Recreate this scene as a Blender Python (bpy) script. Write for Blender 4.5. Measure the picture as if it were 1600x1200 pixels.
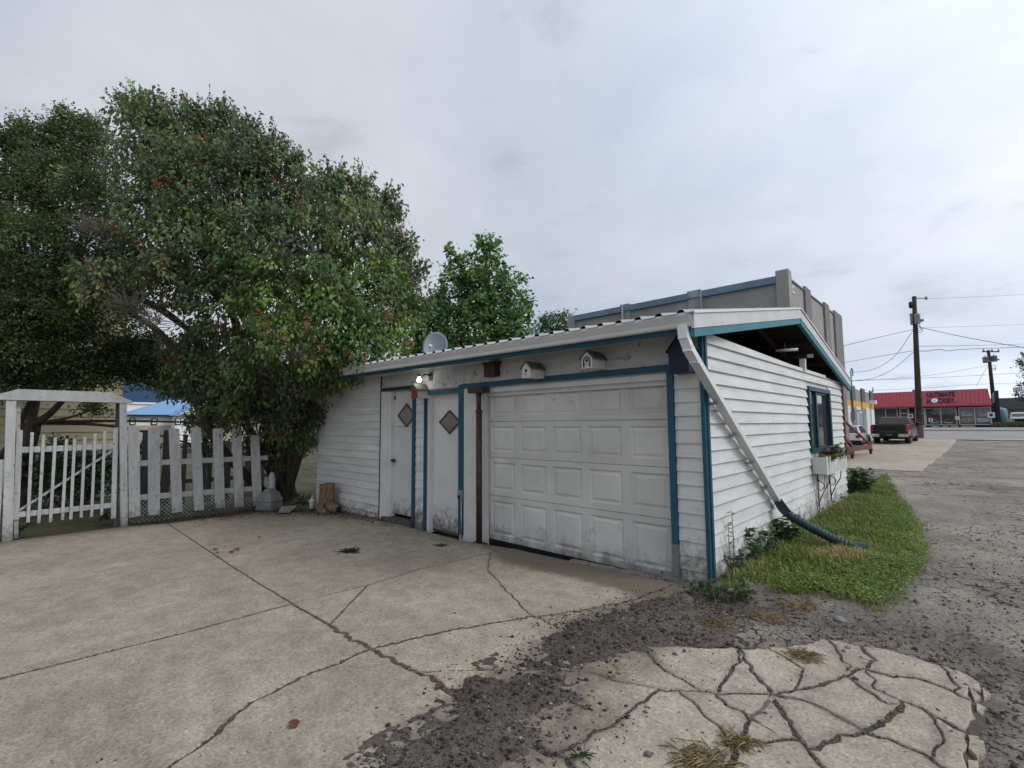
import bpy, bmesh, math, random
import numpy as np
from mathutils import Vector, Matrix
random.seed(7); rng = np.random.default_rng(7)
for o in list(bpy.data.objects): bpy.data.objects.remove(o)
scn = bpy.context.scene
col = scn.collection
R_ = math.radians

# ------------------------------------------------------------------ camera
CAM = np.array([1.916, -4.802, 1.52])
YAW, PITCH, ROLL, FPX = R_(43.4529), R_(4.8163), R_(-0.3741), 753.09
_f = np.array([-math.sin(YAW)*math.cos(PITCH), math.cos(YAW)*math.cos(PITCH), math.sin(PITCH)])
_r = np.array([math.cos(YAW), math.sin(YAW), 0.0]); _u = np.cross(_r, _f)
CR = math.cos(ROLL)*_r + math.sin(ROLL)*_u
CU = -math.sin(ROLL)*_r + math.cos(ROLL)*_u
CF = _f
cd = bpy.data.cameras.new('camera'); cam = bpy.data.objects.new('camera', cd); col.objects.link(cam)
cd.sensor_width = 36; cd.lens = FPX/1600*36; cd.clip_start = 0.05; cd.clip_end = 20000
cam.matrix_world = Matrix(((CR[0], CU[0], -CF[0], CAM[0]), (CR[1], CU[1], -CF[1], CAM[1]), (CR[2], CU[2], -CF[2], CAM[2]), (0, 0, 0, 1)))
scn.camera = cam

# ------------------------------------------------------------------ sky, sun, exposure
SUN = Vector((0.70, 0.34, 0.62)).normalized()
w = bpy.data.worlds.new('World'); scn.world = w; w.use_nodes = True
nt = w.node_tree; nt.nodes.clear()
def N(nt, t, **k):
    n = nt.nodes.new(t)
    for a, b in k.items():
        if a.startswith('i_'): n.inputs[a[2:].replace('_', ' ')].default_value = b
        elif a.startswith('n_'): n.inputs[int(a[2:])].default_value = b
        else: setattr(n, a, b)
    return n
def L(nt, a, b): nt.links.new(a, b)
sky = N(nt, 'ShaderNodeTexSky', sky_type='NISHITA', sun_disc=False)
sky.sun_elevation = math.asin(SUN.z); sky.sun_rotation = math.atan2(SUN.x, SUN.y); sky.air_density = 1.3; sky.dust_density = 2.0
bg = N(nt, 'ShaderNodeBackground'); bg.inputs[1].default_value = 0.1
wo = N(nt, 'ShaderNodeOutputWorld')
tc = N(nt, 'ShaderNodeTexCoord')
sp = N(nt, 'ShaderNodeSeparateXYZ'); L(nt, tc.outputs['Generated'], sp.inputs[0])
zc = N(nt, 'ShaderNodeMath', operation='MAXIMUM', n_1=0.0); L(nt, sp.outputs[2], zc.inputs[0])
za = N(nt, 'ShaderNodeMath', operation='ADD', n_1=0.22); L(nt, zc.outputs[0], za.inputs[0])
dx = N(nt, 'ShaderNodeMath', operation='DIVIDE'); L(nt, sp.outputs[0], dx.inputs[0]); L(nt, za.outputs[0], dx.inputs[1])
dy = N(nt, 'ShaderNodeMath', operation='DIVIDE'); L(nt, sp.outputs[1], dy.inputs[0]); L(nt, za.outputs[0], dy.inputs[1])
cb = N(nt, 'ShaderNodeCombineXYZ'); L(nt, dx.outputs[0], cb.inputs[0]); L(nt, dy.outputs[0], cb.inputs[1])
n1 = N(nt, 'ShaderNodeTexNoise', i_Scale=0.75, i_Detail=7.0, i_Roughness=0.52, i_Distortion=0.35); L(nt, cb.outputs[0], n1.inputs['Vector'])
n2 = N(nt, 'ShaderNodeTexNoise', i_Scale=2.3, i_Detail=6.0, i_Roughness=0.6, i_Distortion=0.3); L(nt, cb.outputs[0], n2.inputs['Vector'])
cr = N(nt, 'ShaderNodeValToRGB'); L(nt, n1.outputs[0], cr.inputs[0])   # thick cloud: grey-blue to pale
e = cr.color_ramp.elements
e[0].position = 0.34; e[0].color = (0.52, 0.605, 0.75, 1)
e[1].position = 0.66; e[1].color = (0.74, 0.775, 0.84, 1)
mm = N(nt, 'ShaderNodeMapRange', n_1=0.3, n_2=0.75, n_3=0.94, n_4=1.08); L(nt, n2.outputs[0], mm.inputs[0])
# glow round the veiled sun
nv = N(nt, 'ShaderNodeVectorMath', operation='DOT_PRODUCT'); L(nt, tc.outputs['Generated'], nv.inputs[0]); nv.inputs[1].default_value = SUN
gl = N(nt, 'ShaderNodeMapRange', n_1=-0.2, n_2=1.0, n_3=0.0, n_4=1.0); L(nt, nv.outputs['Value'], gl.inputs[0])
gp = N(nt, 'ShaderNodeMath', operation='POWER', n_1=2.2); L(nt, gl.outputs[0], gp.inputs[0])
gm = N(nt, 'ShaderNodeMath', operation='MULTIPLY_ADD', n_1=1.05, n_2=0.80); L(nt, gp.outputs[0], gm.inputs[0])
# bright band low over the horizon
hz = N(nt, 'ShaderNodeMapRange', n_1=0.0, n_2=0.12, n_3=0.42, n_4=0.0); L(nt, zc.outputs[0], hz.inputs[0])
ga = N(nt, 'ShaderNodeMath', operation='ADD'); L(nt, gm.outputs[0], ga.inputs[0]); L(nt, hz.outputs[0], ga.inputs[1])
gb = N(nt, 'ShaderNodeMath', operation='MULTIPLY'); L(nt, ga.outputs[0], gb.inputs[0]); L(nt, mm.outputs[0], gb.inputs[1])
g10 = N(nt, 'ShaderNodeMath', operation='MULTIPLY', n_1=10.8); L(nt, gb.outputs[0], g10.inputs[0])
cm = N(nt, 'ShaderNodeVectorMath', operation='SCALE'); L(nt, cr.outputs[0], cm.inputs[0]); L(nt, g10.outputs[0], cm.inputs['Scale'])
cov = N(nt, 'ShaderNodeMapRange', n_1=0.30, n_2=0.42, n_3=0.78, n_4=1.0); L(nt, n2.outputs[0], cov.inputs[0])
mx = N(nt, 'ShaderNodeMixRGB'); L(nt, cov.outputs[0], mx.inputs[0]); L(nt, sky.outputs[0], mx.inputs[1]); L(nt, cm.outputs[0], mx.inputs[2])
L(nt, mx.outputs[0], bg.inputs[0]); L(nt, bg.outputs[0], wo.inputs[0])
sl = bpy.data.lights.new('sun', 'SUN'); sl.energy = 1.1; sl.angle = R_(16); sl.color = (1, 0.955, 0.89)
so = bpy.data.objects.new('sun', sl); col.objects.link(so); so.rotation_euler = (-SUN).to_track_quat('-Z', 'Y').to_euler()
scn.view_settings.view_transform = 'Standard'; scn.view_settings.look = 'None'; scn.view_settings.exposure = 0.0; scn.view_settings.gamma = 1.0

# ------------------------------------------------------------------ placing helpers (rays of the survey camera onto real planes)
def ray(px, py): return CR*((px-800)/FPX) + CU*((600-py)/FPX) + CF
def gz(x, y):
    return np.interp(x, [-9, -4, 0], [-.22, -.12, 0]) + np.interp(y, [32, 72], [0, .8])
def G(px, py, dz=0.0):
    d = ray(px, py); t = 8.0
    for _ in range(60):
        p = CAM + d*t; zt = gz(p[0], p[1]) + dz
        t = t + 0.7*((zt-CAM[2])/d[2]-t)
    return CAM + d*t
def FR(px, py, y=0.0): d = ray(px, py); return CAM + d*((y-CAM[1])/d[1])
def SD(px, py, x=0.0): d = ray(px, py); return CAM + d*((x-CAM[0])/d[0])
def AT(px, py, Z): return CAM + ray(px, py)*Z
# ------------------------------------------------------------------ numpy noise
def vnoise(x, y, seed=0):
    xi = np.floor(x).astype(np.int64); yi = np.floor(y).astype(np.int64); xf = x-xi; yf = y-yi
    def h(a, b):
        n = (a*374761393 + b*668265263 + seed*982451653) & 0xffffffff
        n = ((n ^ (n >> 13))*1274126177) & 0xffffffff
        return ((n ^ (n >> 16)) & 0xffff)/65535.0
    u = xf*xf*(3-2*xf); v = yf*yf*(3-2*yf)
    return (h(xi, yi)*(1-u)+h(xi+1, yi)*u)*(1-v) + (h(xi, yi+1)*(1-u)+h(xi+1, yi+1)*u)*v
def fbm(x, y, s, o=4, seed=0):
    a = 0; amp = .5; x = np.asarray(x)*s; y = np.asarray(y)*s
    for i in range(o):
        a = a + amp*vnoise(x, y, seed+i*17); x = x*2.03+3.1; y = y*2.03+1.7; amp *= .5
    return a/(1-.5**o)

# ------------------------------------------------------------------ materials
MATS = {}
def mat(name, c, rough=.75, var=.12, scale=3.0, bump=.15, bscale=60., metal=0., spec=.35, c2=None, objvar=.06, tint=None, dirt=None, trans=0., coat=0., stretch=None, speck=None):
    m = bpy.data.materials.new(name); m.use_nodes = True; MATS[name] = m
    t = m.node_tree; t.nodes.clear()
    b = N(t, 'ShaderNodeBsdfPrincipled'); out = N(t, 'ShaderNodeOutputMaterial')
    b.inputs['Roughness'].default_value = rough; b.inputs['Metallic'].default_value = metal
    b.inputs['Specular IOR Level'].default_value = spec
    if coat: b.inputs['Coat Weight'].default_value = coat; b.inputs['Coat Roughness'].default_value = .12
    geo = N(t, 'ShaderNodeNewGeometry'); vec = geo.outputs['Position']
    if stretch:
        mp = N(t, 'ShaderNodeMapping'); mp.inputs['Scale'].default_value = stretch; L(t, vec, mp.inputs[0]); vec = mp.outputs[0]
    n = N(t, 'ShaderNodeTexNoise', i_Scale=scale, i_Detail=6.0, i_Roughness=.6); L(t, vec, n.inputs['Vector'])
    r = N(t, 'ShaderNodeValToRGB'); L(t, n.outputs[0], r.inputs[0])
    r.color_ramp.elements[0].position = .3; r.color_ramp.elements[1].position = .7
    ca = [v*(1-var) for v in c]; cb_ = list(c2) if c2 else [min(1, v*(1+var)) for v in c]
    r.color_ramp.elements[0].color = (*ca, 1); r.color_ramp.elements[1].color = (*cb_, 1)
    cur = r.outputs[0]
    if tint:
        a = N(t, 'ShaderNodeAttribute', attribute_name=tint)
        x = N(t, 'ShaderNodeMixRGB', blend_type='MULTIPLY', n_0=1.0); L(t, cur, x.inputs[1]); L(t, a.outputs['Color'], x.inputs[2]); cur = x.outputs[0]
    if objvar:
        oi = N(t, 'ShaderNodeObjectInfo'); q = N(t, 'ShaderNodeMapRange', n_1=0., n_2=1., n_3=1-objvar, n_4=1+objvar); L(t, oi.outputs['Random'], q.inputs[0])
        x = N(t, 'ShaderNodeVectorMath', operation='SCALE'); L(t, cur, x.inputs[0]); L(t, q.outputs[0], x.inputs['Scale']); cur = x.outputs[0]
    if speck:   # (scale, threshold, colour)
        s = N(t, 'ShaderNodeTexNoise', i_Scale=speck[0], i_Detail=3.0, i_Roughness=.65); L(t, geo.outputs['Position'], s.inputs['Vector'])
        q = N(t, 'ShaderNodeMapRange', n_1=speck[1], n_2=speck[1]+.06, n_3=0., n_4=.8); L(t, s.outputs[0], q.inputs[0])
        x = N(t, 'ShaderNodeMixRGB'); L(t, q.outputs[0], x.inputs[0]); L(t, cur, x.inputs[1]); x.inputs[2].default_value = (*speck[2], 1); cur = x.outputs[0]
    if dirt:    # splash-back grime near the ground: (z_full, z_none, colour, noise scale)
        s2 = N(t, 'ShaderNodeSeparateXYZ'); L(t, geo.outputs['Position'], s2.inputs[0])
        q = N(t, 'ShaderNodeMapRange', n_1=dirt[0], n_2=dirt[1], n_3=.30, n_4=-.14); L(t, s2.outputs[2], q.inputs[0])
        nn = N(t, 'ShaderNodeTexNoise', i_Scale=dirt[3], i_Detail=9.0, i_Roughness=.74); L(t, geo.outputs['Position'], nn.inputs['Vector'])
        ad = N(t, 'ShaderNodeMath', operation='ADD'); L(t, q.outputs[0], ad.inputs[0]); L(t, nn.outputs[0], ad.inputs[1])
        q2 = N(t, 'ShaderNodeMapRange', n_1=.52, n_2=.74, n_3=0., n_4=.85); L(t, ad.outputs[0], q2.inputs[0])
        x = N(t, 'ShaderNodeMixRGB'); L(t, q2.outputs[0], x.inputs[0]); L(t, cur, x.inputs[1]); x.inputs[2].default_value = (*dirt[2], 1); cur = x.outputs[0]
    L(t, cur, b.inputs['Base Color'])
    if bump:
        bn = N(t, 'ShaderNodeTexNoise', i_Scale=bscale, i_Detail=5.0, i_Roughness=.65); L(t, vec, bn.inputs['Vector'])
        bu = N(t, 'ShaderNodeBump', i_Strength=bump, i_Distance=.02); L(t, bn.outputs[0], bu.inputs['Height']); L(t, bu.outputs[0], b.inputs['Normal'])
    if trans:
        tr = N(t, 'ShaderNodeBsdfTranslucent'); x = N(t, 'ShaderNodeMixShader', n_0=trans)
        L(t, cur, tr.inputs[0]); L(t, b.outputs[0], x.inputs[1]); L(t, tr.outputs[0], x.inputs[2]); L(t, x.outputs[0], out.inputs[0])
    else: L(t, b.outputs[0], out.inputs[0])
    return m
GR = (.10, .09, .075)
mat('white_siding', (.605, .595, .565), .6, .13, 2.2, .25, 38, speck=(11, .655, (.40, .385, .35)), dirt=(-.3, .30, (.16, .15, .115), 9), stretch=(.6, .6, 3.5), objvar=.05)
mat('white_siding_grimy', (.605, .595, .565), .6, .13, 2.2, .25, 38, speck=(11, .655, (.40, .385, .35)), dirt=(-.15, .62, (.105, .095, .068), 8), stretch=(.6, .6, 3.5), objvar=.05)
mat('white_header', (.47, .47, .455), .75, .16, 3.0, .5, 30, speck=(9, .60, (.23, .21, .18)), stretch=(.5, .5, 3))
mat('white_door', (.58, .575, .55), .55, .08, 2.0, .12, 40, dirt=(-.2, .42, (.09, .075, .055), 11))
mat('garage_door', (.56, .55, .515), .5, .13, 1.7, .10, 25, speck=(2.6, .63, (.47, .46, .42)), dirt=(-.25, .3, (.2, .19, .165), 5))
mat('white_fence', (.43, .425, .41), .8, .16, 4, .4, 26, speck=(16, .60, (.19, .18, .16)), dirt=(-.35, .25, (.13, .125, .10), 9), stretch=(2, 2, .5))
mat('white_trim', (.59, .58, .555), .6, .09, 3, .2, 40, speck=(14, .66, (.33, .31, .28)))
mat('gutter_white', (.66, .66, .655), .4, .07, 2, .05, 40, objvar=0, speck=(3.5, .66, (.42, .42, .41)))
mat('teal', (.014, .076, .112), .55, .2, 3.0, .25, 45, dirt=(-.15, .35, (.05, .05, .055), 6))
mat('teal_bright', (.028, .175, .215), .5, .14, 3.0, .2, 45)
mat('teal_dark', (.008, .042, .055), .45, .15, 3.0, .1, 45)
mat('navy', (.010, .014, .045), .55, .2, 4, .2, 40)
mat('roof_metal', (.30, .30, .30), .38, .15, 2.0, .05, 20, metal=.75)
mat('rafter', (.075, .05, .036), .85, .25, 5, .4, 30, stretch=(3, .6, 3))
mat('dark_inside', (.035, .03, .026), .9, .2)
mat('glass_dark', (.05, .055, .055), .06, .1, 1, 0, spec=.7)
mat('glass_frost', (.20, .19, .17), .25, .25, 14, .1, 50, spec=.6)
mat('glass_frost_warm', (.22, .17, .14), .25, .25, 14, .1, 50, spec=.6)
mat('black_metal', (.012, .012, .013), .45, .2)
mat('wrought_iron', (.02, .017, .016), .6, .2)
mat('rust_pipe', (.045, .024, .021), .6, .35, 6, .2, 30, speck=(22, .6, (.13, .07, .045)))
mat('rust_crane', (.12, .03, .024), .55, .25, 3, .2, 25)
mat('grey_metal', (.30, .31, .32), .4, .12, 3, .05, 20, metal=.3)
mat('dish', (.36, .40, .43), .4, .06, 2, .02, 20)
mat('red_paint', (.20, .042, .026), .6, .2, 8, .2, 40)
mat('shingle', (.12, .125, .10), .9, .35, 25, .6, 40)
mat('lead_grey', (.17, .175, .17), .7, .2, 6, .3, 30)
mat('green_hose', (.018, .045, .042), .42, .25, 5, .1, 30)
mat('bark', (.085, .066, .05), .95, .35, 9, .9, 22, stretch=(1.6, 1.6, .45))
mat('bark_pale', (.17, .145, .115), .95, .3, 9, .8, 26)
mat('log', (.13, .08, .045), .9, .4, 12, 1.0, 24, stretch=(1.5, 1.5, .5), c2=(.30, .20, .11))
mat('old_wood', (.085, .078, .074), .95, .3, 5, .6, 28, stretch=(2, 2, .4))
mat('leaf', (1.12, 1.12, 1.12), .42, .2, 1.1, 0, tint='tint', objvar=0, trans=.48, spec=.45, c2=(1.42, 1.42, 1.42))
mat('grass', (.9, .9, .9), .55, .2, 1.6, 0, tint='tint', objvar=0, trans=.25, spec=.3)
mat('seed_head', (.8, .8, .8), .85, .2, 4, 0, tint='tint', objvar=0)
mat('stone', (.9, .9, .9), .9, .2, 30, .4, 80, tint='tint', objvar=0)
mat('petal', (.13, .055, .075), .6, .3)
mat('cream_siding', (.40, .355, .23), .8, .06, 1.5, .1, 20)
mat('slate_base', (.24, .29, .33), .85, .1)
mat('stucco_grey', (.315, .30, .283), .95, .16, .9, .5, 14, speck=(.55, .56, (.26, .247, .233)))
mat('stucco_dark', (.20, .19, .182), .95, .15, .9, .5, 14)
mat('coping_blue', (.15, .22, .29), .45, .18, 1.2, .1, 10, speck=(.9, .60, (.36, .42, .47)))
mat('block_white', (.66, .655, .63), .85, .08, .8, .15, 14)
mat('block_grey', (.27, .275, .285), .9, .14, 1.0, .2, 14)
mat('block_dark_grey', (.12, .115, .12), .9, .14, 1.0, .2, 14)  # darker grey for the pier tops and the warehouse roof edge
mat('yellow_band', (.62, .36, .06), .8, .14, 1.0, .1, 14)
mat('shop_red', (.36, .058, .075), .5, .08, .6, .03, 6)
mat('shop_black', (.018, .018, .024), .5, .2, .6, .05, 6)
mat('shop_navy', (.012, .014, .035), .5, .2, .6, .05, 6)
mat('shop_frame', (.55, .55, .54), .45, .08)
mat('print_white', (.36, .36, .37), .6, .2, 2.4, 0, objvar=.2)
mat('print_red', (.16, .022, .03), .6, .1, 2, 0)
mat('sign_white', (.8, .8, .8), .6, .04)
mat('ink_navy', (.012, .012, .03), .6, .1)
mat('pole_wood', (.055, .043, .036), .95, .3, 2, .7, 14, stretch=(3, 3, .4), dirt=(.2, 2.6, (.22, .19, .15), 2))
mat('transformer', (.30, .32, .33), .5, .1)
mat('insulator', (.2, .2, .2), .4, .1)
mat('wire', (.03, .03, .034), .6, .1)
mat('truck_red', (.11, .012, .017), .32, .1, 2, 0, coat=.6)
mat('truck_black', (.010, .010, .011), .4, .1, 2, 0)
mat('chrome', (.62, .62, .62), .22, .06, 3, 0, metal=.85)
mat('tyre', (.016, .016, .016), .85, .2, 8, .2)
mat('lamp_red', (.30, .018, .02), .2, .1, 3, 0, coat=.5)
mat('plate', (.10, .09, .09), .5, .1)
mat('silver_paint', (.55, .56, .57), .3, .05, 2, 0, coat=.5)
mat('white_paint_car', (.72, .72, .72), .3, .05, 2, 0, coat=.5)
mat('blue_roof', (.15, .29, .47), .5, .06, 1, .05, 8)
mat('house_white', (.76, .74, .70), .8, .05)
mat('house_tan', (.42, .34, .27), .85, .1)
mat('far_blue_tank', (.22, .32, .37), .6, .12)
mat('hill_forest_haze', (.022, .058, .115), 1, .3, .004, 0)  # blue of the distant air put into the forest colour, no haze volume
mat('leaf_brown', (.14, .055, .03), .85, .3, 20, .3)
m = mat('bulb', (1, 1, 1), .5, 0, 1, 0)
b = [n for n in m.node_tree.nodes if n.type == 'BSDF_PRINCIPLED'][0]
b.inputs['Emission Color'].default_value = (1, .98, .95, 1); b.inputs['Emission Strength'].default_value = 14.

def concrete_mat(name, ca, cb_, grit=1.0):
    m = bpy.data.materials.new(name); m.use_nodes = True; MATS[name] = m
    t = m.node_tree; t.nodes.clear()
    b = N(t, 'ShaderNodeBsdfPrincipled'); out = N(t, 'ShaderNodeOutputMaterial'); L(t, b.outputs[0], out.inputs[0])
    b.inputs['Roughness'].default_value = .92; b.inputs['Specular IOR Level'].default_value = .2
    geo = N(t, 'ShaderNodeNewGeometry'); P = geo.outputs['Position']
    big = N(t, 'ShaderNodeTexNoise', i_Scale=.42, i_Detail=8.0, i_Roughness=.66, i_Distortion=.9); L(t, P, big.inputs['Vector'])
    r = N(t, 'ShaderNodeValToRGB'); L(t, big.outputs[0], r.inputs[0])
    r.color_ramp.elements[0].position = .32; r.color_ramp.elements[0].color = (*ca, 1)
    r.color_ramp.elements[1].position = .62; r.color_ramp.elements[1].color = (*cb_, 1)
    mid = N(t, 'ShaderNodeTexNoise', i_Scale=6., i_Detail=8.0, i_Roughness=.72); L(t, P, mid.inputs['Vector'])
    q = N(t, 'ShaderNodeMapRange', n_1=.3, n_2=.7, n_3=.74, n_4=1.22); L(t, mid.outputs[0], q.inputs[0])
    x = N(t, 'ShaderNodeVectorMath', operation='SCALE'); L(t, r.outputs[0], x.inputs[0]); L(t, q.outputs[0], x.inputs['Scale'])
    fine = N(t, 'ShaderNodeTexNoise', i_Scale=52., i_Detail=5.0, i_Roughness=.8); L(t, P, fine.inputs['Vector'])
    q3 = N(t, 'ShaderNodeMapRange', n_1=.3, n_2=.7, n_3=.52, n_4=1.46); L(t, fine.outputs[0], q3.inputs[0])
    x2 = N(t, 'ShaderNodeVectorMath', operation='SCALE'); L(t, x.outputs[0], x2.inputs[0]); L(t, q3.outputs[0], x2.inputs['Scale'])
    # small dark chips
    vo = N(t, 'ShaderNodeTexNoise', i_Scale=32., i_Detail=3.0, i_Roughness=.6); L(t, P, vo.inputs['Vector'])
    q4 = N(t, 'ShaderNodeMapRange', n_1=.655, n_2=.69, n_3=0., n_4=.7); L(t, vo.outputs[0], q4.inputs[0])
    x3 = N(t, 'ShaderNodeMixRGB'); L(t, q4.outputs[0], x3.inputs[0]); L(t, x2.outputs[0], x3.inputs[1]); x3.inputs[2].default_value = (.085, .075, .065, 1)
    # soil stain: attribute painted as dirt (own shape, follows where earth has washed onto the slab)
    a = N(t, 'ShaderNodeAttribute', attribute_name='soil')
    s = N(t, 'ShaderNodeTexNoise', i_Scale=9., i_Detail=8.0, i_Roughness=.75); L(t, P, s.inputs['Vector'])
    ad = N(t, 'ShaderNodeMath', operation='ADD'); L(t, a.outputs['Fac'], ad.inputs[0]); L(t, s.outputs[0], ad.inputs[1])
    q5 = N(t, 'ShaderNodeMapRange', n_1=.62, n_2=1.05, n_3=0., n_4=.86); L(t, ad.outputs[0], q5.inputs[0])
    x4 = N(t, 'ShaderNodeMixRGB'); L(t, q5.outputs[0], x4.inputs[0]); L(t, x3.outputs[0], x4.inputs[1]); x4.inputs[2].default_value = (.135, .108, .082, 1)
    oi = N(t, 'ShaderNodeObjectInfo'); q6 = N(t, 'ShaderNodeMapRange', n_1=0., n_2=1., n_3=.94, n_4=1.06); L(t, oi.outputs['Random'], q6.inputs[0])
    x5 = N(t, 'ShaderNodeVectorMath', operation='SCALE'); L(t, x4.outputs[0], x5.inputs[0]); L(t, q6.outputs[0], x5.inputs['Scale'])
    L(t, x5.outputs[0], b.inputs['Base Color'])
    bu = N(t, 'ShaderNodeBump', i_Strength=.55*grit, i_Distance=.012); L(t, fine.outputs[0], bu.inputs['Height'])
    bu2 = N(t, 'ShaderNodeBump', i_Strength=.35, i_Distance=.03); L(t, mid.outputs[0], bu2.inputs['Height']); L(t, bu.outputs[0], bu2.inputs['Normal'])
    L(t, bu2.outputs[0], b.inputs['Normal'])
    return m
concrete_mat('concrete', (.285, .241, .184), (.412, .352, .272))
concrete_mat('concrete_worn', (.325, .279, .218), (.43, .372, .294))
concrete_mat('concrete_pale', (.33, .305, .26), (.41, .38, .325))

def asphalt_mat(name, ca, cb_, crackcol=(.05, .043, .036), cs=1.6, cw=0.0):
    m = bpy.data.materials.new(name); m.use_nodes = True; MATS[name] = m
    t = m.node_tree; t.nodes.clear()
    b = N(t, 'ShaderNodeBsdfPrincipled'); out = N(t, 'ShaderNodeOutputMaterial'); L(t, b.outputs[0], out.inputs[0])
    b.inputs['Roughness'].default_value = .9; b.inputs['Specular IOR Level'].default_value = .25
    geo = N(t, 'ShaderNodeNewGeometry'); P = geo.outputs['Position']
    big = N(t, 'ShaderNodeTexNoise', i_Scale=.7, i_Detail=8.0, i_Roughness=.65, i_Distortion=.8); L(t, P, big.inputs['Vector'])
    r = N(t, 'ShaderNodeValToRGB'); L(t, big.outputs[0], r.inputs[0])
    r.color_ramp.elements[0].position = .36; r.color_ramp.elements[0].color = (*ca, 1)
    r.color_ramp.elements[1].position = .64; r.color_ramp.elements[1].color = (*cb_, 1)
    fine = N(t, 'ShaderNodeTexNoise', i_Scale=30., i_Detail=7.0, i_Roughness=.82); L(t, P, fine.inputs['Vector'])
    q3 = N(t, 'ShaderNodeMapRange', n_1=.3, n_2=.7, n_3=.36, n_4=1.66); L(t, fine.outputs[0], q3.inputs[0])
    x2 = N(t, 'ShaderNodeVectorMath', operation='SCALE'); L(t, r.outputs[0], x2.inputs[0]); L(t, q3.outputs[0], x2.inputs['Scale'])
    wv = N(t, 'ShaderNodeTexNoise', i_Scale=3.2, i_Detail=5.0); L(t, P, wv.inputs['Vector'])
    wm = N(t, 'ShaderNodeVectorMath', operation='MULTIPLY_ADD'); L(t, wv.outputs['Color'], wm.inputs[0]); wm.inputs[1].default_value = (.5, .5, 0); L(t, P, wm.inputs[2])
    vo = N(t, 'ShaderNodeTexVoronoi', feature='DISTANCE_TO_EDGE', i_Scale=cs); L(t, wm.outputs[0], vo.inputs['Vector'])
    msk = N(t, 'ShaderNodeTexNoise', i_Scale=.5, i_Detail=4.0); L(t, P, msk.inputs['Vector'])
    q = N(t, 'ShaderNodeMapRange', n_1=.40, n_2=.62, n_3=0., n_4=cw); L(t, msk.outputs[0], q.inputs[0])
    lt = N(t, 'ShaderNodeMath', operation='LESS_THAN'); L(t, vo.outputs['Distance'], lt.inputs[0]); L(t, q.outputs[0], lt.inputs[1])
    x3 = N(t, 'ShaderNodeMixRGB'); L(t, lt.outputs[0], x3.inputs[0]); L(t, x2.outputs[0], x3.inputs[1]); x3.inputs[2].default_value = (*crackcol, 1)
    a = N(t, 'ShaderNodeAttribute', attribute_name='soil')
    s = N(t, 'ShaderNodeTexNoise', i_Scale=7., i_Detail=8.0, i_Roughness=.75); L(t, P, s.inputs['Vector'])
    ad = N(t, 'ShaderNodeMath', operation='ADD'); L(t, a.outputs['Fac'], ad.inputs[0]); L(t, s.outputs[0], ad.inputs[1])
    q5 = N(t, 'ShaderNodeMapRange', n_1=.70, n_2=1.15, n_3=0., n_4=.9); L(t, ad.outputs[0], q5.inputs[0])
    x4 = N(t, 'ShaderNodeMixRGB'); L(t, q5.outputs[0], x4.inputs[0]); L(t, x3.outputs[0], x4.inputs[1])
    xs = N(t, 'ShaderNodeVectorMath', operation='SCALE'); xs.inputs[0].default_value = (.135, .112, .09); L(t, q3.outputs[0], xs.inputs['Scale']); L(t, xs.outputs[0], x4.inputs[2])
    L(t, x4.outputs[0], b.inputs['Base Color'])
    sb = N(t, 'ShaderNodeMath', operation='MULTIPLY_ADD', n_1=-1.2); L(t, lt.outputs[0], sb.inputs[0]); L(t, fine.outputs[0], sb.inputs[2])
    bu = N(t, 'ShaderNodeBump', i_Strength=.8, i_Distance=.02); L(t, sb.outputs[0], bu.inputs['Height']); L(t, bu.outputs[0], b.inputs['Normal'])
    return m
asphalt_mat('asphalt', (.175, .150, .124), (.325, .282, .232), cs=4.2, cw=.038)
asphalt_mat('street_asphalt', (.255, .243, .225), (.315, .302, .28), cs=.5)
asphalt_mat('soil', (.055, .045, .036), (.105, .088, .07), cs=3)
asphalt_mat('gravel_fines', (.080, .068, .056), (.140, .118, .096), cs=9)
asphalt_mat('joint_fill', (.095, .08, .064), (.165, .14, .112), cs=9)
asphalt_mat('yard', (.05, .06, .028), (.11, .10, .06), cs=3)

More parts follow.
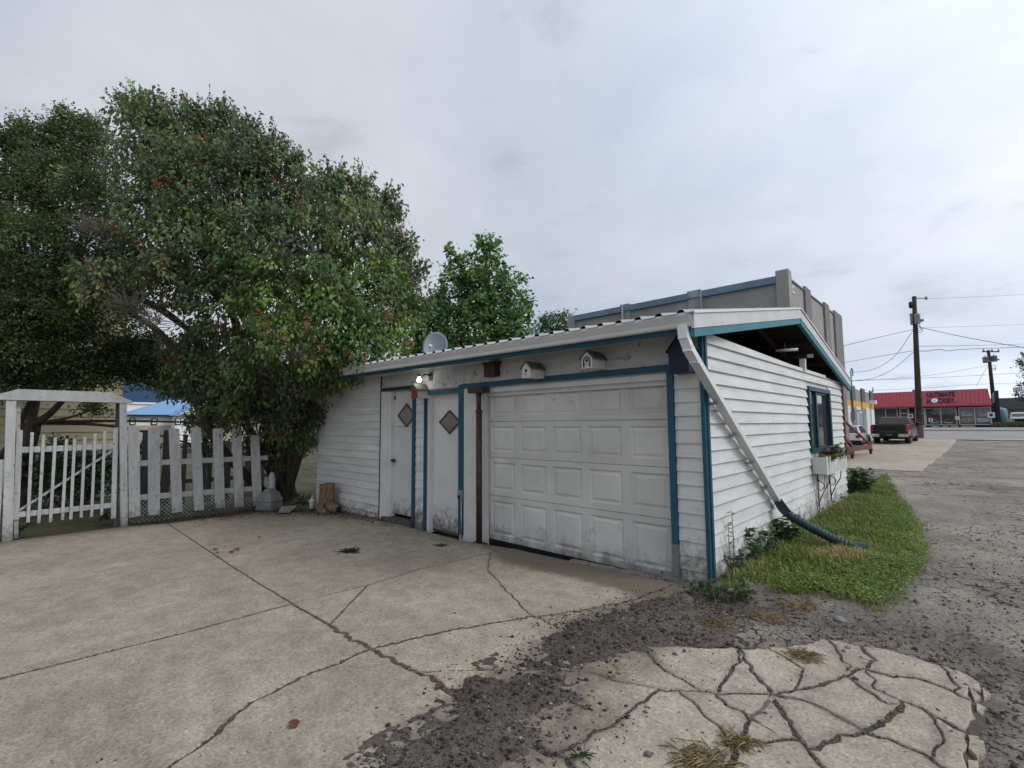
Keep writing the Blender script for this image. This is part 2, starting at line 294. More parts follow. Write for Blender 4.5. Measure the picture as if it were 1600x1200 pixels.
# ------------------------------------------------------------------ mesh helpers
OFF = {}
def link(o, parent=None):
    col.objects.link(o)
    if parent is not None: o.parent = parent
    return o
def tag(o, label=None, cat=None, group=None, kind=None):
    if label: o['label'] = label
    if cat: o['category'] = cat
    if group: o['group'] = group
    if kind: o['kind'] = kind
    return o
def thing(name, loc, label, cat, group=None):
    o = bpy.data.objects.new(name, None); o.location = loc; o.empty_display_size = .2; link(o)
    OFF[o] = Vector(loc); return tag(o, label, cat, group)
class MB:
    def __init__(s): s.v = []; s.f = []; s.sm = []
    def add(s, vs, fs, smooth=False):
        k = len(s.v); s.v += [tuple(map(float, p)) for p in vs]; s.f += [tuple(k+i for i in f) for f in fs]; s.sm += [smooth]*len(fs); return s
    def box(s, x0, x1, y0, y1, z0, z1):
        x0, x1 = sorted((x0, x1)); y0, y1 = sorted((y0, y1)); z0, z1 = sorted((z0, z1))
        return s.add([(x0,y0,z0),(x1,y0,z0),(x1,y1,z0),(x0,y1,z0),(x0,y0,z1),(x1,y0,z1),(x1,y1,z1),(x0,y1,z1)],
              [(0,3,2,1),(4,5,6,7),(0,1,5,4),(1,2,6,5),(2,3,7,6),(3,0,4,7)])
    def hexa(s, p): return s.add(p, [(0,3,2,1),(4,5,6,7),(0,1,5,4),(1,2,6,5),(2,3,7,6),(3,0,4,7)])
    def bar(s, a, b, w, h, up=(0,0,1)):
        a = Vector(a); b = Vector(b); d = (b-a).normalized(); up = Vector(up)
        if abs(d.dot(up)) > .98: up = Vector((1,0,0))
        x = d.cross(up).normalized(); z = x.cross(d).normalized(); x *= w/2; z *= h/2
        return s.hexa([a-x-z, a+x-z, b+x-z, b-x-z, a-x+z, a+x+z, b+x+z, b-x+z])
    def tube(s, pts, rad, n=8, cap=True):
        pts = [Vector(p) for p in pts]; k0 = len(s.v)
        if not hasattr(rad, '__len__'): rad = [rad]*len(pts)
        d0 = (pts[1]-pts[0]).normalized(); u = d0.orthogonal().normalized()
        for i, p in enumerate(pts):
            d = (pts[min(i+1, len(pts)-1)]-pts[max(i-1, 0)]).normalized()
            u = (u-d*u.dot(d)); u = u.normalized() if u.length > 1e-6 else d.orthogonal().normalized(); v = d.cross(u)
            for j in range(n):
                a = 2*math.pi*j/n; s.v.append(tuple(p+(u*math.cos(a)+v*math.sin(a))*rad[i]))
        for i in range(len(pts)-1):
            for j in range(n):
                s.f.append((k0+i*n+j, k0+i*n+(j+1)%n, k0+(i+1)*n+(j+1)%n, k0+(i+1)*n+j)); s.sm.append(True)
        if cap:
            s.f.append(tuple(k0+j for j in reversed(range(n)))); s.f.append(tuple(k0+(len(pts)-1)*n+j for j in range(n))); s.sm += [False, False]
        return s
    def lathe(s, c, prof, n=16, axis=(0,0,1)):
        ax = Vector(axis).normalized(); u = ax.orthogonal().normalized(); v = ax.cross(u); c = Vector(c); k0 = len(s.v)
        for r, h in prof:
            for j in range(n):
                a = 2*math.pi*j/n; s.v.append(tuple(c+ax*h+(u*math.cos(a)+v*math.sin(a))*r))
        for i in range(len(prof)-1):
            for j in range(n):
                s.f.append((k0+i*n+j, k0+i*n+(j+1)%n, k0+(i+1)*n+(j+1)%n, k0+(i+1)*n+j)); s.sm.append(True)
        s.f.append(tuple(k0+j for j in reversed(range(n)))); s.f.append(tuple(k0+(len(prof)-1)*n+j for j in range(n))); s.sm += [False, False]
        return s
    def prism(s, poly, a, b):
        """poly: list of 3D points; extruded by vector b-a (poly given at a)"""
        d = Vector(b)-Vector(a); n = len(poly); P = [Vector(p) for p in poly]
        s.add(P+[p+d for p in P], [tuple(range(n-1, -1, -1)), tuple(range(n, 2*n))]+[(i, (i+1)%n, n+(i+1)%n, n+i) for i in range(n)]); return s
    def build(s, name, m, parent=None, label=None, cat=None, group=None, kind=None):
        me = bpy.data.meshes.new(name); off = OFF.get(parent, Vector((0,0,0)))
        me.from_pydata([(x-off[0], y-off[1], z-off[2]) for x, y, z in s.v], [], s.f)
        me.polygons.foreach_set('use_smooth', s.sm); me.update()
        bm = bmesh.new(); bm.from_mesh(me); bmesh.ops.recalc_face_normals(bm, faces=bm.faces); bm.to_mesh(me); bm.free()
        me.materials.append(MATS[m]); o = bpy.data.objects.new(name, me); link(o, parent); OFF[o] = off
        return tag(o, label, cat, group, kind)
def B(name, m, parent, *a): return MB().box(*a).build(name, m, parent)
def np_obj(name, V, F, m, parent=None, attr=None, smooth=False, **k):
    """V (n,3) world, F (m,3|4) ints; attr dict name->(n,3) colours or (n,) floats"""
    off = OFF.get(parent, Vector((0,0,0))); V = np.asarray(V, dtype=np.float64)-np.array(off)
    me = bpy.data.meshes.new(name); F = np.asarray(F, dtype=np.int32); w_ = F.shape[1]
    me.vertices.add(len(V)); me.vertices.foreach_set('co', V.astype(np.float32).ravel())
    me.loops.add(F.size); me.loops.foreach_set('vertex_index', F.ravel())
    me.polygons.add(len(F)); me.polygons.foreach_set('loop_start', np.arange(0, F.size, w_, dtype=np.int32))
    if smooth: me.polygons.foreach_set('use_smooth', np.ones(len(F), dtype=bool))
    for n, a in (attr or {}).items():
        a = np.asarray(a)
        if a.ndim == 1: me.attributes.new(n, 'FLOAT', 'POINT').data.foreach_set('value', a.astype(np.float32))
        else:
            c4 = np.ones((len(a), 4), dtype=np.float32); c4[:, :3] = a
            me.color_attributes.new(n, 'FLOAT_COLOR', 'POINT').data.foreach_set('color', c4.ravel())
    me.update(calc_edges=True); me.validate()
    me.materials.append(MATS[m]); o = bpy.data.objects.new(name, me); link(o, parent); OFF[o] = off
    return tag(o, k.get('label'), k.get('cat'), k.get('group'), k.get('kind'))
def grid_obj(name, xs, ys, zf, m, soil=None, parent=None, keep=None, **k):
    X, Y = np.meshgrid(xs, ys); Z = zf(X, Y); V = np.stack([X, Y, Z], -1).reshape(-1, 3); nx = len(xs); ny = len(ys)
    i = np.arange(nx*ny).reshape(ny, nx); F = np.stack([i[:-1,:-1], i[:-1,1:], i[1:,1:], i[1:,:-1]], -1).reshape(-1, 4)
    if keep is not None:
        kp = keep(X, Y).reshape(-1); F = F[kp[F].any(1)]
        used = np.unique(F); mp = -np.ones(len(V), int); mp[used] = np.arange(len(used)); V = V[used]; F = mp[F]
    at = {'soil': soil(V[:,0], V[:,1])} if soil else None
    return np_obj(name, V, F, m, parent, at, smooth=True, **k)
def inpoly(x, y, poly):
    x = np.asarray(x); y = np.asarray(y); r = np.zeros(x.shape, bool); n = len(poly)
    for i in range(n):
        x0, y0 = poly[i][:2]; x1, y1 = poly[(i+1)%n][:2]
        c = ((y0 > y) != (y1 > y)) & (x < (x1-x0)*(y-y0)/((y1-y0) if y1 != y0 else 1e-9)+x0); r ^= c
    return r
def pdist(x, y, poly, closed=True):
    d = np.full(np.shape(x), 1e9); n = len(poly)
    for i in range(n if closed else n-1):
        a = np.array(poly[i][:2]); b_ = np.array(poly[(i+1)%n][:2]); e_ = b_-a; l = e_@e_+1e-12
        t = np.clip(((x-a[0])*e_[0]+(y-a[1])*e_[1])/l, 0, 1); d = np.minimum(d, np.hypot(x-a[0]-t*e_[0], y-a[1]-t*e_[1]))
    return d
def sdf(x, y, poly): d = pdist(x, y, poly); return np.where(inpoly(x, y, poly), d, -d)

# ================================================================== SETTING: ground, driveway, alley, street
def axis(lo, hi, fine0, fine1, step, grow=1.35):
    a = list(np.arange(fine0, fine1+1e-6, step)); s = step
    while a[-1] < hi: s *= grow; a.append(a[-1]+s)
    s = step; p = []
    x = fine0
    while x > lo: s *= grow; x -= s; p.append(x)
    return np.array(p[::-1]+a)
DRIVE_PX = [(-500,915),(8,846),(190,823),(262,818),(400,800),(480,800),(532,796),(592,811),(650,826),(727,846),(800,857),(900,880),(1056,912),
            (1090,945),(1040,985),(1000,1012),(1080,1012),(1155,1015),(1250,1008),(1290,998),(1345,1010),(1400,1020),(1470,1040),(1490,1047),(1512,1074),
            (1519,1095),(1524,1122),(1510,1146),(1508,1190),(1500,1225),(1500,1300),(1480,1500),(-500,1500)]
DRIVE = [G(*p) for p in DRIVE_PX]
GRASS_PX = [(1112,908),(1325,752),(1345,738),(1385,742),(1408,775),(1440,820),(1453,858),(1442,900),(1410,940),(1376,958),(1300,938),(1240,940),(1190,925),(1150,932)]
GRASS = [tuple(G(*p)[:2]) for p in GRASS_PX]
GRASS[0] = (0.0, -0.05); GRASS[1] = (0.0, 7.2)
def ground_z(X, Y):
    z = gz(X, Y) - .095 + (fbm(X, Y, 1.1, 4, 3)-.5)*.03
    return z
grid_obj('ground', axis(-9000, 9000, -20, 12, .5), axis(-9000, 9000, -12, 30, .5), ground_z, 'yard', soil=lambda x, y: np.zeros(len(x)), kind='structure')
# bare earth under and round the driveway slabs
near_x = np.arange(-10.2, 2.6, .07); near_y = np.arange(-8.0, .6, .07)
o = grid_obj('driveway_bed', near_x, near_y, lambda X, Y: gz(X, Y)-.0065+(fbm(X, Y, 6, 4, 5)-.5)*.010-.5*np.clip(-sdf(X, Y, DRIVE)+.0, 0, .15), 'joint_fill',
         soil=lambda x, y: np.full(len(x), -.6), keep=lambda X, Y: sdf(X, Y, DRIVE) > -.14, kind='structure')

# alley: broken asphalt, rough and pot-holed
P_ = lambda *a: [tuple(G(*p)[:2]) for p in a]
RUT = P_((1130,940),(1270,965),(1400,985),(1500,1010),(1600,1050),(1750,1100))
RUT2 = P_((1480,855),(1530,856),(1600,868),(1700,880))
RUT3 = P_((1480,985),(1540,1010),(1600,1030))
def alley_z(X, Y):
    n = fbm(X, Y, 1.3, 4, 11)-.5; f = fbm(X, Y, 9, 4, 12)-.5; f2 = fbm(X, Y, 30, 3, 14)-.5
    z = gz(X, Y) - .008 + n*.06 + f*.022 + f2*.010
    for rt, wd, dp in ((RUT, .16, .035), (RUT2, .06, .05), (RUT3, .10, .045)):
        d = pdist(X, Y, rt, False); z = z-dp*np.exp(-(d/wd)**2)*(.5+fbm(X, Y, 5, 3, 15))
    ds = sdf(X, Y, DRIVE); z = np.where(ds > -.15, z-np.clip((ds+.15)*.12, 0, .03)-.05*np.clip((ds-.05)*20, 0, 1), z)
    dg = sdf(X, Y, GRASS); z = z + .03*np.clip((dg+.12)/.25, 0, 1)
    return z
def alley_soil(x, y):
    ds = -sdf(x, y, DRIVE); dg = -sdf(x, y, GRASS)
    s = .48*np.exp(-np.clip(ds, 0, 9)/.3) + .45*np.exp(-np.clip(dg, 0, 9)/.18) + .40*np.exp(-(pdist(x, y, RUT, False)/.28)**2) + .35*np.exp(-(pdist(x, y, RUT3, False)/.22)**2)
    return s + .18*(fbm(x, y, .9, 3, 21)-.5)
def alley_keep(X, Y): return (X > .0) | ((Y < -.08) & (X > -1.6)) | (Y > 7.2)
ax_ = np.concatenate([np.arange(-1.6, 5, .045), np.arange(5, 9.01, .25)])
ay_ = np.concatenate([np.arange(-8, -4.5, .12), np.arange(-4.5, 5, .045), np.arange(5, 16, .10), np.arange(16, 43, .5)])
grid_obj('alley', ax_, ay_, alley_z, 'asphalt', soil=alley_soil, keep=alley_keep, kind='structure')
# concrete apron beyond the garage, slabs with real joints
app = MB(); AP = []
apron = tag(bpy.data.objects.new('apron', None), kind='structure'); link(apron); OFF[apron] = Vector((0,0,0))
ays = [14.6, 18.2, 22.4, 27.0, 32.5, 38.0, 43.0]
axs = [-6.2, -4.0, -1.7, .75]
for j in range(len(ays)-1):
    for i in range(len(axs)-1):
        x0, x1, y0, y1 = axs[i]+.012, axs[i+1]-.012, ays[j]+.014, ays[j+1]-.014
        if i == 2: x1 += .35*(j/5)
        if i == 0 and y0 < 24: x0 += .5
        z = lambda x, y: float(gz(max(x, -.01), y))+.016+.004*math.sin(i*3+j*5)
        MB().hexa([(x0+0*x1,y0,z(x0,y0)-.1),(x1,y0,z(x1,y0)-.1),(x1,y1,z(x1,y1)-.1),(x0,y1,z(x0,y1)-.1),(x0,y0,z(x0,y0)),(x1,y0,z(x1,y0)),(x1,y1,z(x1,y1)),(x0,y1,z(x0,y1))]).build('slab', 'concrete_worn', apron)
# the cross street and its far pavement
def strip(name, x0, x1, y0, y1, dz, m, thick=0.0, n=30):
    xs = np.linspace(x0, x1, n); ys = np.linspace(y0, y1, 12)
    if thick == 0: return grid_obj(name, xs, ys, lambda X, Y: gz(np.maximum(X, 0), Y)+dz, m, soil=lambda x, y: np.zeros(len(x)), kind='structure')
    mb = MB(); 
    mb.hexa([(x0,y0,gz(0,y0)+dz-thick-.1),(x1,y0,gz(0,y0)+dz-thick-.1),(x1,y1,gz(0,y1)+dz-.3),(x0,y1,gz(0,y1)+dz-.3),(x0,y0,gz(0,y0)+dz),(x1,y0,gz(0,y0)+dz),(x1,y1,gz(0,y1)+dz),(x0,y1,gz(0,y1)+dz)])
    return mb.build(name, m, kind='structure')
strip('street', -160, 160, 43.05, 61.0, .004, 'street_asphalt')
strip('kerb', -160, 160, 61.0, 61.35, .15, 'concrete_pale', .15)
strip('pavement', -160, 160, 61.36, 69.5, .13, 'street_asphalt', .1)
# painted line across the mouth of the alley
strip('road_marking', 2.6, 40, 44.1, 44.35, .010, 'sign_white')

# ---- driveway: slabs found as the faces of the crack network
ND = dict(NW=(-500,915),A0=(262,818),B6=(800,857),C7=(1056,912),T0=(1000,1012),T1=(1155,1015),T2=(1345,1010),T4=(1519,1095),T5=(1510,1146),T6=(1500,1225),SE=(1480,1500),
          A10=(1400,1500),CB=(-80,1500),SW=(-500,1500),B0=(-500,1195),A1=(457,943),A2=(515,977),A3=(578,1014),A4=(650,1050),A7=(871,1181),K1=(1060,1300),K2=(1320,1445),
          B3=(575,914),BX=(768,864),C4=(833,963),P0=(1029,1078),P1=(1096,1081),P2=(1118,1085),P3=(1205,1085),P4=(1322,1057),P5=(1352,1046),P6=(1408,1096),P7=(1352,1146),
          P8=(1261,1170),P9=(1252,1159),P10=(1170,1126),P11=(1157,1158),C2=(395,1097),Q3=(1440,1062),U1=(1290,998),U2=(1470,1040),U3=(1488,1080),U4=(1455,1118),U5=(1452,1184),V1=(1060,1079.5),V2=(1146,1168),V3=(1200,1012),V4=(1245,1077.5))
ED = [('NW',[(8,846),(190,823)],'A0',0),('A0',[(400,800),(480,800),(532,796),(592,811),(650,826),(727,846)],'B6',0),('B6',[(900,880)],'C7',0),
      ('C7',[(1090,945),(1040,985)],'T0',0),('T0',[(1080,1012)],'T1',0),('T1',[],'V3',0),('V3',[(1250,1008)],'U1',0),('U1',[],'T2',0),('T2',[(1400,1020)],'U2',0),('U2',[(1490,1047),(1512,1074)],'T4',0),
      ('T4',[(1524,1122)],'T5',0),('T5',[(1508,1190)],'T6',0),('T6',[(1500,1300)],'SE',0),('SE',[],'A10',0),('A10',[(700,1500)],'CB',0),('CB',[],'SW',0),('SW',[],'B0',0),('B0',[],'NW',0),
      ('A0',[(360,883)],'A1',.010),('A1',[],'A2',.013),('A2',[],'A3',.022),('A3',[],'A4',.026),('A4',[(760,1115),(830,1163)],'A7',.026),('A7',[(920,1215)],'K1',.024),('K1',[],'K2',.02),('K2',[],'A10',.02),
      ('B0',[(0,1060),(300,985)],'A1',.022),('A1',[],'B3',.020),('B3',[(660,888)],'BX',.016),('BX',[],'B6',.007),
      ('CB',[(265,1198)],'C2',.020),('C2',[(480,1055)],'A3',.022),('A3',[(700,985)],'C4',.020),('C4',[(935,948),(1000,935)],'C7',.014),
      ('B3',[(540,950)],'A2',.007),('BX',[(762,892),(800,930),(817,950)],'C4',.007),('C4',[(885,986),(950,1003)],'T0',.009),
      ('C2',[(430,1087),(575,1068)],'A4',.004),('A4',[(700,1047),(800,1047),(920,1052),(960,1065)],'P0',.007),
      ('T0',[(1040,1050)],'P1',.010),('P0',[],'V1',.013),('V1',[],'P1',.013),('P0',[(975,1120),(905,1160)],'A7',.014),('P1',[],'P2',.016),('P2',[(1128,1068),(1157,1035)],'T1',.020),
      ('P2',[],'P3',.018),('T1',[(1187,1061)],'P3',.024),('P3',[],'V4',.026),('V4',[(1274,1072)],'P4',.026),('P4',[],'P5',.03),('P5',[(1361,1027)],'T2',.022),('P5',[(1395,1058)],'Q3',.026),('Q3',[],'U3',.022),('U3',[],'T4',.022),
      ('P4',[(1387,1100)],'P6',.016),('P6',[],'U4',.026),('U4',[],'T5',.026),('P6',[(1395,1113)],'P7',.034),('P7',[(1300,1159)],'P8',.03),('P7',[(1421,1170)],'U5',.024),('U5',[],'T6',.024),
      ('P3',[(1222,1113)],'P9',.026),('P9',[],'P8',.022),('P3',[(1257,1096),(1309,1122)],'P7',.024),('P2',[(1131,1096)],'P10',.018),('P10',[],'P11',.024),('P11',[],'V2',.03),('V2',[(1125,1215)],'K1',.03),
      ('P11',[(1213,1157)],'P9',.024),('P8',[(1283,1196),(1300,1230)],'K2',.022),('P10',[(1195,1105)],'P3',.013),('P5',[(1362,1070)],'P6',.012),('U1',[(1330,1040)],'P4',.012),('U2',[(1500,1074)],'U3',.014),('U4',[(1472,1150)],'U5',.010),('V1',[(1128,1140)],'V2',.008),('V3',[(1255,1045)],'V4',.010)]
nd = {k: np.array(G(*v)[:2]) for k, v in ND.items()}
lines = []; he = {}
for k, (a, pts, b_, gap) in enumerate(ED):
    base = [nd[a]]+[np.array(G(*p)[:2]) for p in pts]+[nd[b_]]
    out = [base[0]]; r2 = random.Random(k)
    for p, q in zip(base[:-1], base[1:]):
        ln = np.linalg.norm(q-p); n = max(1, min(70, int(ln/(.035 if 3 <= k <= 13 or k > 17 else .06)))); nr = np.array([-(q-p)[1], (q-p)[0]])/(ln+1e-9)
        amp = (.008 if 3 <= k <= 13 else 0.0) if gap == 0 else (.002 if (a in ('B0','A1','B3','BX','A0') and b_ in ('A1','A2','B3','BX','B6')) else .0065 if gap < .012 else .009)
        jit = 0
        for i in range(1, n+1):
            jit = .6*jit + r2.gauss(0, amp)
            out.append(p+(q-p)*i/n+(nr*jit if i < n else 0))
    lines.append(out); he.setdefault(a, []).append((k, 1)); he.setdefault(b_, []).append((k, -1))
def ang(nk, ks):
    k, s = ks; o_ = lines[k] if s == 1 else lines[k][::-1]; d = o_[1]-o_[0]; return math.atan2(d[1], d[0])
for nk in he: he[nk].sort(key=lambda ks: ang(nk, ks))
seen = set(); faces = []
for nk in he:
    for ks in he[nk]:
        if (ks in seen): continue
        loop = []; cur = ks; node = nk
        while cur not in seen:
            seen.add(cur); k, s = cur; loop.append(cur); node = ED[k][2] if s == 1 else ED[k][0]
            lst = he[node]; i = lst.index((k, -s)); cur = lst[i-1]
        faces.append(loop)
driveway = tag(bpy.data.objects.new('driveway', None), kind='structure'); link(driveway); OFF[driveway] = Vector((0,0,0))
GRAVEL_PX = [(570,1230),(625,1150),(725,1080),(820,1012),(895,970),(950,950),(1050,918),(1110,930),(1150,965),(1040,1005),(1005,1030),(1008,1052),(930,1062),(933,1120),(850,1165),(825,1230),(700,1300)]
GRAVEL = [tuple(G(*p)[:2]) for p in GRAVEL_PX]
DOORDIRT = [tuple(G(*p)[:2]) for p in [(755,846),(1056,912),(1000,930),(900,905),(790,880)]]
BACKDIRT = [tuple(G(*p)[:2]) for p in [(-300,900),(8,846),(190,823),(400,800),(532,796)]]
FRONTLINE = [tuple(G(*p)[:2]) for p in [(490,796),(592,811),(727,846),(800,857),(1056,912)]]
def slab_soil(x, y):
    s = .42*np.clip(sdf(x, y, GRAVEL)/.25+.75, 0, 1) + .5*np.clip(sdf(x, y, DOORDIRT)/.2+.6, 0, 1)*1.0
    s = s + .62*np.exp(-pdist(x, y, BACKDIRT, False)/.45) + .46*np.exp(-pdist(x, y, FRONTLINE, False)/.28)
    if len(x) < 6000:
        dc = np.full(len(x), 9.)
        for k, ln_ in enumerate(lines):
            if ED[k][3] > .006: dc = np.minimum(dc, pdist(x, y, ln_[::2]+[ln_[-1]], False))
        right = np.clip((x+.2)/.5, 0, 1)
        s = s + (.10+.26*right)*np.exp(-dc/.035) + right*(.16*(fbm(x, y, 2.4, 4, 61)-.35))
    return s
nslab = 0
for loop in faces:
    pts = []; gaps = []
    for k, s in loop:
        o_ = lines[k] if s == 1 else lines[k][::-1]
        pts += o_[:-1]; gaps += [ED[k][3]]*(len(o_)-1)
    P2 = np.array(pts); ar = .5*np.sum(P2[:,0]*np.roll(P2[:,1], -1)-np.roll(P2[:,0], -1)*P2[:,1])
    if ar <= .002: continue            # the outer face runs the other way
    n = len(P2); g_ = np.array(gaps)
    e1 = P2-np.roll(P2, 1, 0); e2 = np.roll(P2, -1, 0)-P2
    n1_ = np.stack([-e1[:,1], e1[:,0]], 1)/(np.linalg.norm(e1, axis=1)[:,None]+1e-9); n2_ = np.stack([-e2[:,1], e2[:,0]], 1)/(np.linalg.norm(e2, axis=1)[:,None]+1e-9)
    g_ = g_*np.where(P2[:,0].mean() > .2, .48, .78); gp_ = np.roll(g_, 1); wob = .6+.8*rng.random(n)
    nn = n1_*(gp_*.5)[:,None]+n2_*(g_*.5)[:,None]
    Pin = P2+nn*wob[:,None]
    nr = n1_+n2_; nr /= np.linalg.norm(nr, axis=1)[:,None]+1e-9
    Ptop = Pin+nr*.006
    dzs = random.Random(nslab).uniform(.001, .005) if ar < 3 else 0.0
    tl = (random.Random(nslab+50).uniform(-.005, .005), random.Random(nslab+90).uniform(-.005, .005)) if ar < 1.2 else (0, 0)
    cx, cy = P2.mean(0); hz_ = lambda p: gz(p[:,0], p[:,1])+dzs+tl[0]*(p[:,0]-cx)+tl[1]*(p[:,1]-cy)
    bm = bmesh.new()
    zt = hz_(Ptop); zi = hz_(Pin)-.006
    vt = [bm.verts.new((Ptop[i,0], Ptop[i,1], zt[i])) for i in range(n)]
    vi = [bm.verts.new((Pin[i,0], Pin[i,1], zi[i])) for i in range(n)]
    vb = [bm.verts.new((Pin[i,0], Pin[i,1], zi[i]-.07)) for i in range(n)]
    for i in range(n):
        j = (i+1)%n
        bm.faces.new((vb[i], vb[j], vi[j], vi[i])); bm.faces.new((vi[i], vi[j], vt[j], vt[i]))
    f = bm.faces.new(vt); f.normal_update()
    tri = bmesh.ops.triangulate(bm, faces=[f])
    top = [f for f in bm.faces if all(v in set(vt) for v in f.verts)]
    step = .12 if ar > .6 else .15
    # cut the top into cells so that the soil stain has points to live on
    for a_, lo, hi in ((0, P2[:,0].min(), P2[:,0].max()), (1, P2[:,1].min(), P2[:,1].max())):
        for c_ in np.arange(lo+.1, hi, .25 if ar > 3 else .09):
            tset = [f for f in bm.faces if f.normal.z > .8]
            geom = tset+list({e for f in tset for e in f.edges})+list({v for f in tset for v in f.verts})
            no = [0,0,0]; no[a_] = 1; co = [0,0,0]; co[a_] = c_
            bmesh.ops.bisect_plane(bm, geom=geom, plane_co=co, plane_no=no)
            bm.normal_update()
    for v in bm.verts:
        if not v.is_boundary and v.co.z > -1: pass
    me = bpy.data.meshes.new('slab'); bm.to_mesh(me); bm.free()
    co = np.zeros(len(me.vertices)*3); me.vertices.foreach_get('co', co); co = co.reshape(-1, 3)
    me.attributes.new('soil', 'FLOAT', 'POINT').data.foreach_set('value', slab_soil(co[:,0], co[:,1]).astype(np.float32))
    me.materials.append(MATS['concrete_worn' if cx > .35 else 'concrete']); so_ = bpy.data.objects.new('slab', me); link(so_, driveway); nslab += 1

for fr_px in ([(1489,1044),(1512,1052),(1530,1067),(1533,1078),(1514,1072)], [(1515,1075),(1532,1088),(1523,1094)], [(1535,1073),(1549,1086),(1537,1088)], [(1515,1154),(1537,1157),(1541,1174),(1527,1181),(1513,1170)], [(1513,1148),(1530,1149),(1522,1153),(1514,1152)], [(1526,1098),(1540,1103),(1533,1113),(1526,1110)], [(1512,1186),(1528,1186),(1530,1200),(1514,1204)]):
    q = [G(*p_)[:2] for p_ in fr_px]; zb_ = float(np.mean([gz(*p_) for p_ in q])); rn_ = random.Random(fr_px[0][0]); tt = [rn_.uniform(-.008, .006) for _ in q]; n = len(q); cc = np.mean(q, 0)
    q2 = [p_+(cc-p_)*.06 for p_ in q]
    fm = MB().add([(p_[0], p_[1], zb_-.07) for p_ in q]+[(p_[0], p_[1], zb_-.008+t_) for p_, t_ in zip(q, tt)]+[(p_[0], p_[1], zb_+t_) for p_, t_ in zip(q2, tt)], [tuple(range(2*n, 3*n))]+[(i, (i+1)%n, n+(i+1)%n, n+i) for i in range(n)]+[(n+i, n+(i+1)%n, 2*n+(i+1)%n, 2*n+i) for i in range(n)]).build('slab_fragment', 'concrete_worn', driveway)
# gravel washed over the slabs: a thin bed whose ragged edge dips under the concrete, and loose stones on top
gx0 = min(p[0] for p in GRAVEL)-.4; gx1 = max(p[0] for p in GRAVEL)+.4; gy0 = min(p[1] for p in GRAVEL)-.4; gy1 = max(p[1] for p in GRAVEL)+.4
def gravel_z(X, Y):
    d = sdf(X, Y, GRAVEL); n = fbm(X, Y, 3.5, 5, 31)-.5; f = fbm(X, Y, 22, 3, 32)-.5
    return gz(X, Y)+np.clip(-.001+.080*np.clip(d, -.2, .2)+n*.058+f*.026, -.03, .024)
grid_obj('gravel_bed', np.arange(gx0, gx1, .022), np.arange(gy0, gy1, .022), gravel_z, 'gravel_fines', soil=lambda x, y: np.full(len(x), .1),
         keep=lambda X, Y: sdf(X, Y, GRAVEL) > -.22, kind='stuff', label='dark gravel and fines washed across the driveway slabs', cat='gravel')
OCT = np.array([(1,0,0),(-1,0,0),(0,1,0),(0,-1,0),(0,0,1),(0,0,-1)], float); OCTF = np.array([(0,2,4),(2,1,4),(1,3,4),(3,0,4),(2,0,5),(1,2,5),(3,1,5),(0,3,5)])
def stones(P, size, tints):
    n = len(P); sc = size[:,None]*(.6+.8*rng.random((n,3))); sc[:,2] *= .7; a = rng.random(n)*6.283
    V = OCT[None]*sc[:,None,:]*(.75+.5*rng.random((n,6,1))); c, s = np.cos(a)[:,None], np.sin(a)[:,None]
    V = np.stack([V[...,0]*c-V[...,1]*s, V[...,0]*s+V[...,1]*c, V[...,2]], -1)+P[:,None,:]
    F = (OCTF[None]+np.arange(n)[:,None,None]*6).reshape(-1, 3)
    return V.reshape(-1, 3), F, np.repeat(tints, 6, 0)
def topz(x, y): return np.maximum(gz(x, y), np.where(sdf(x, y, GRAVEL) > -.2, gravel_z(x, y), -9))
n = 110000; X = rng.uniform(gx0-.5, gx1+.4, n); Y = rng.uniform(gy0-.5, gy1+.4, n); d = sdf(X, Y, GRAVEL)+(fbm(X, Y, 3, 4, 33)-.5)*.5
keep = rng.random(n) < np.where(d > 0, .55, .55*np.exp(d/.11)+.004); X, Y = X[keep], Y[keep]
sz = np.clip(rng.lognormal(-5.5, .55, len(X)), .0018, .018); tn = rng.random(len(X))[:,None]**2*np.array([.16,.14,.118])+np.array([.022,.019,.018])
lt_ = rng.random(len(X)) < .03; tn[lt_] = (.38,.35,.30)
V, F, T = stones(np.stack([X, Y, topz(X, Y)+sz*.25], 1), sz, tn)
np_obj('loose_stones', V, F, 'stone', None, {'tint': T}, kind='stuff', label='loose dark stones strewn over the driveway', cat='gravel')
# crumbs lying in the joints and cracks
CP = []
for k, ln_ in enumerate(lines):
    if ED[k][3] < .006: continue
    for a, b_ in zip(ln_[:-1], ln_[1:]):
        m_ = int(np.linalg.norm(b_-a)*260*min(1, ED[k][3]/.018))+1; CP.append(a+(b_-a)*rng.random((m_, 1))+rng.normal(size=(m_, 2))*ED[k][3]*.45)
CP = np.concatenate(CP); sz = np.clip(rng.lognormal(-5.55, .4, len(CP)), .002, .009); tn = rng.random(len(CP))[:,None]*np.array([.20,.175,.14])+np.array([.06,.052,.044])
V, F, T = stones(np.stack([CP[:,0], CP[:,1], gz(CP[:,0], CP[:,1])-.005+.006*rng.random(len(CP))], 1), sz, tn)
np_obj('crack_crumbs', V, F, 'stone', None, {'tint': T}, kind='stuff', label='crumbs of grit filling the driveway joints', cat='gravel')
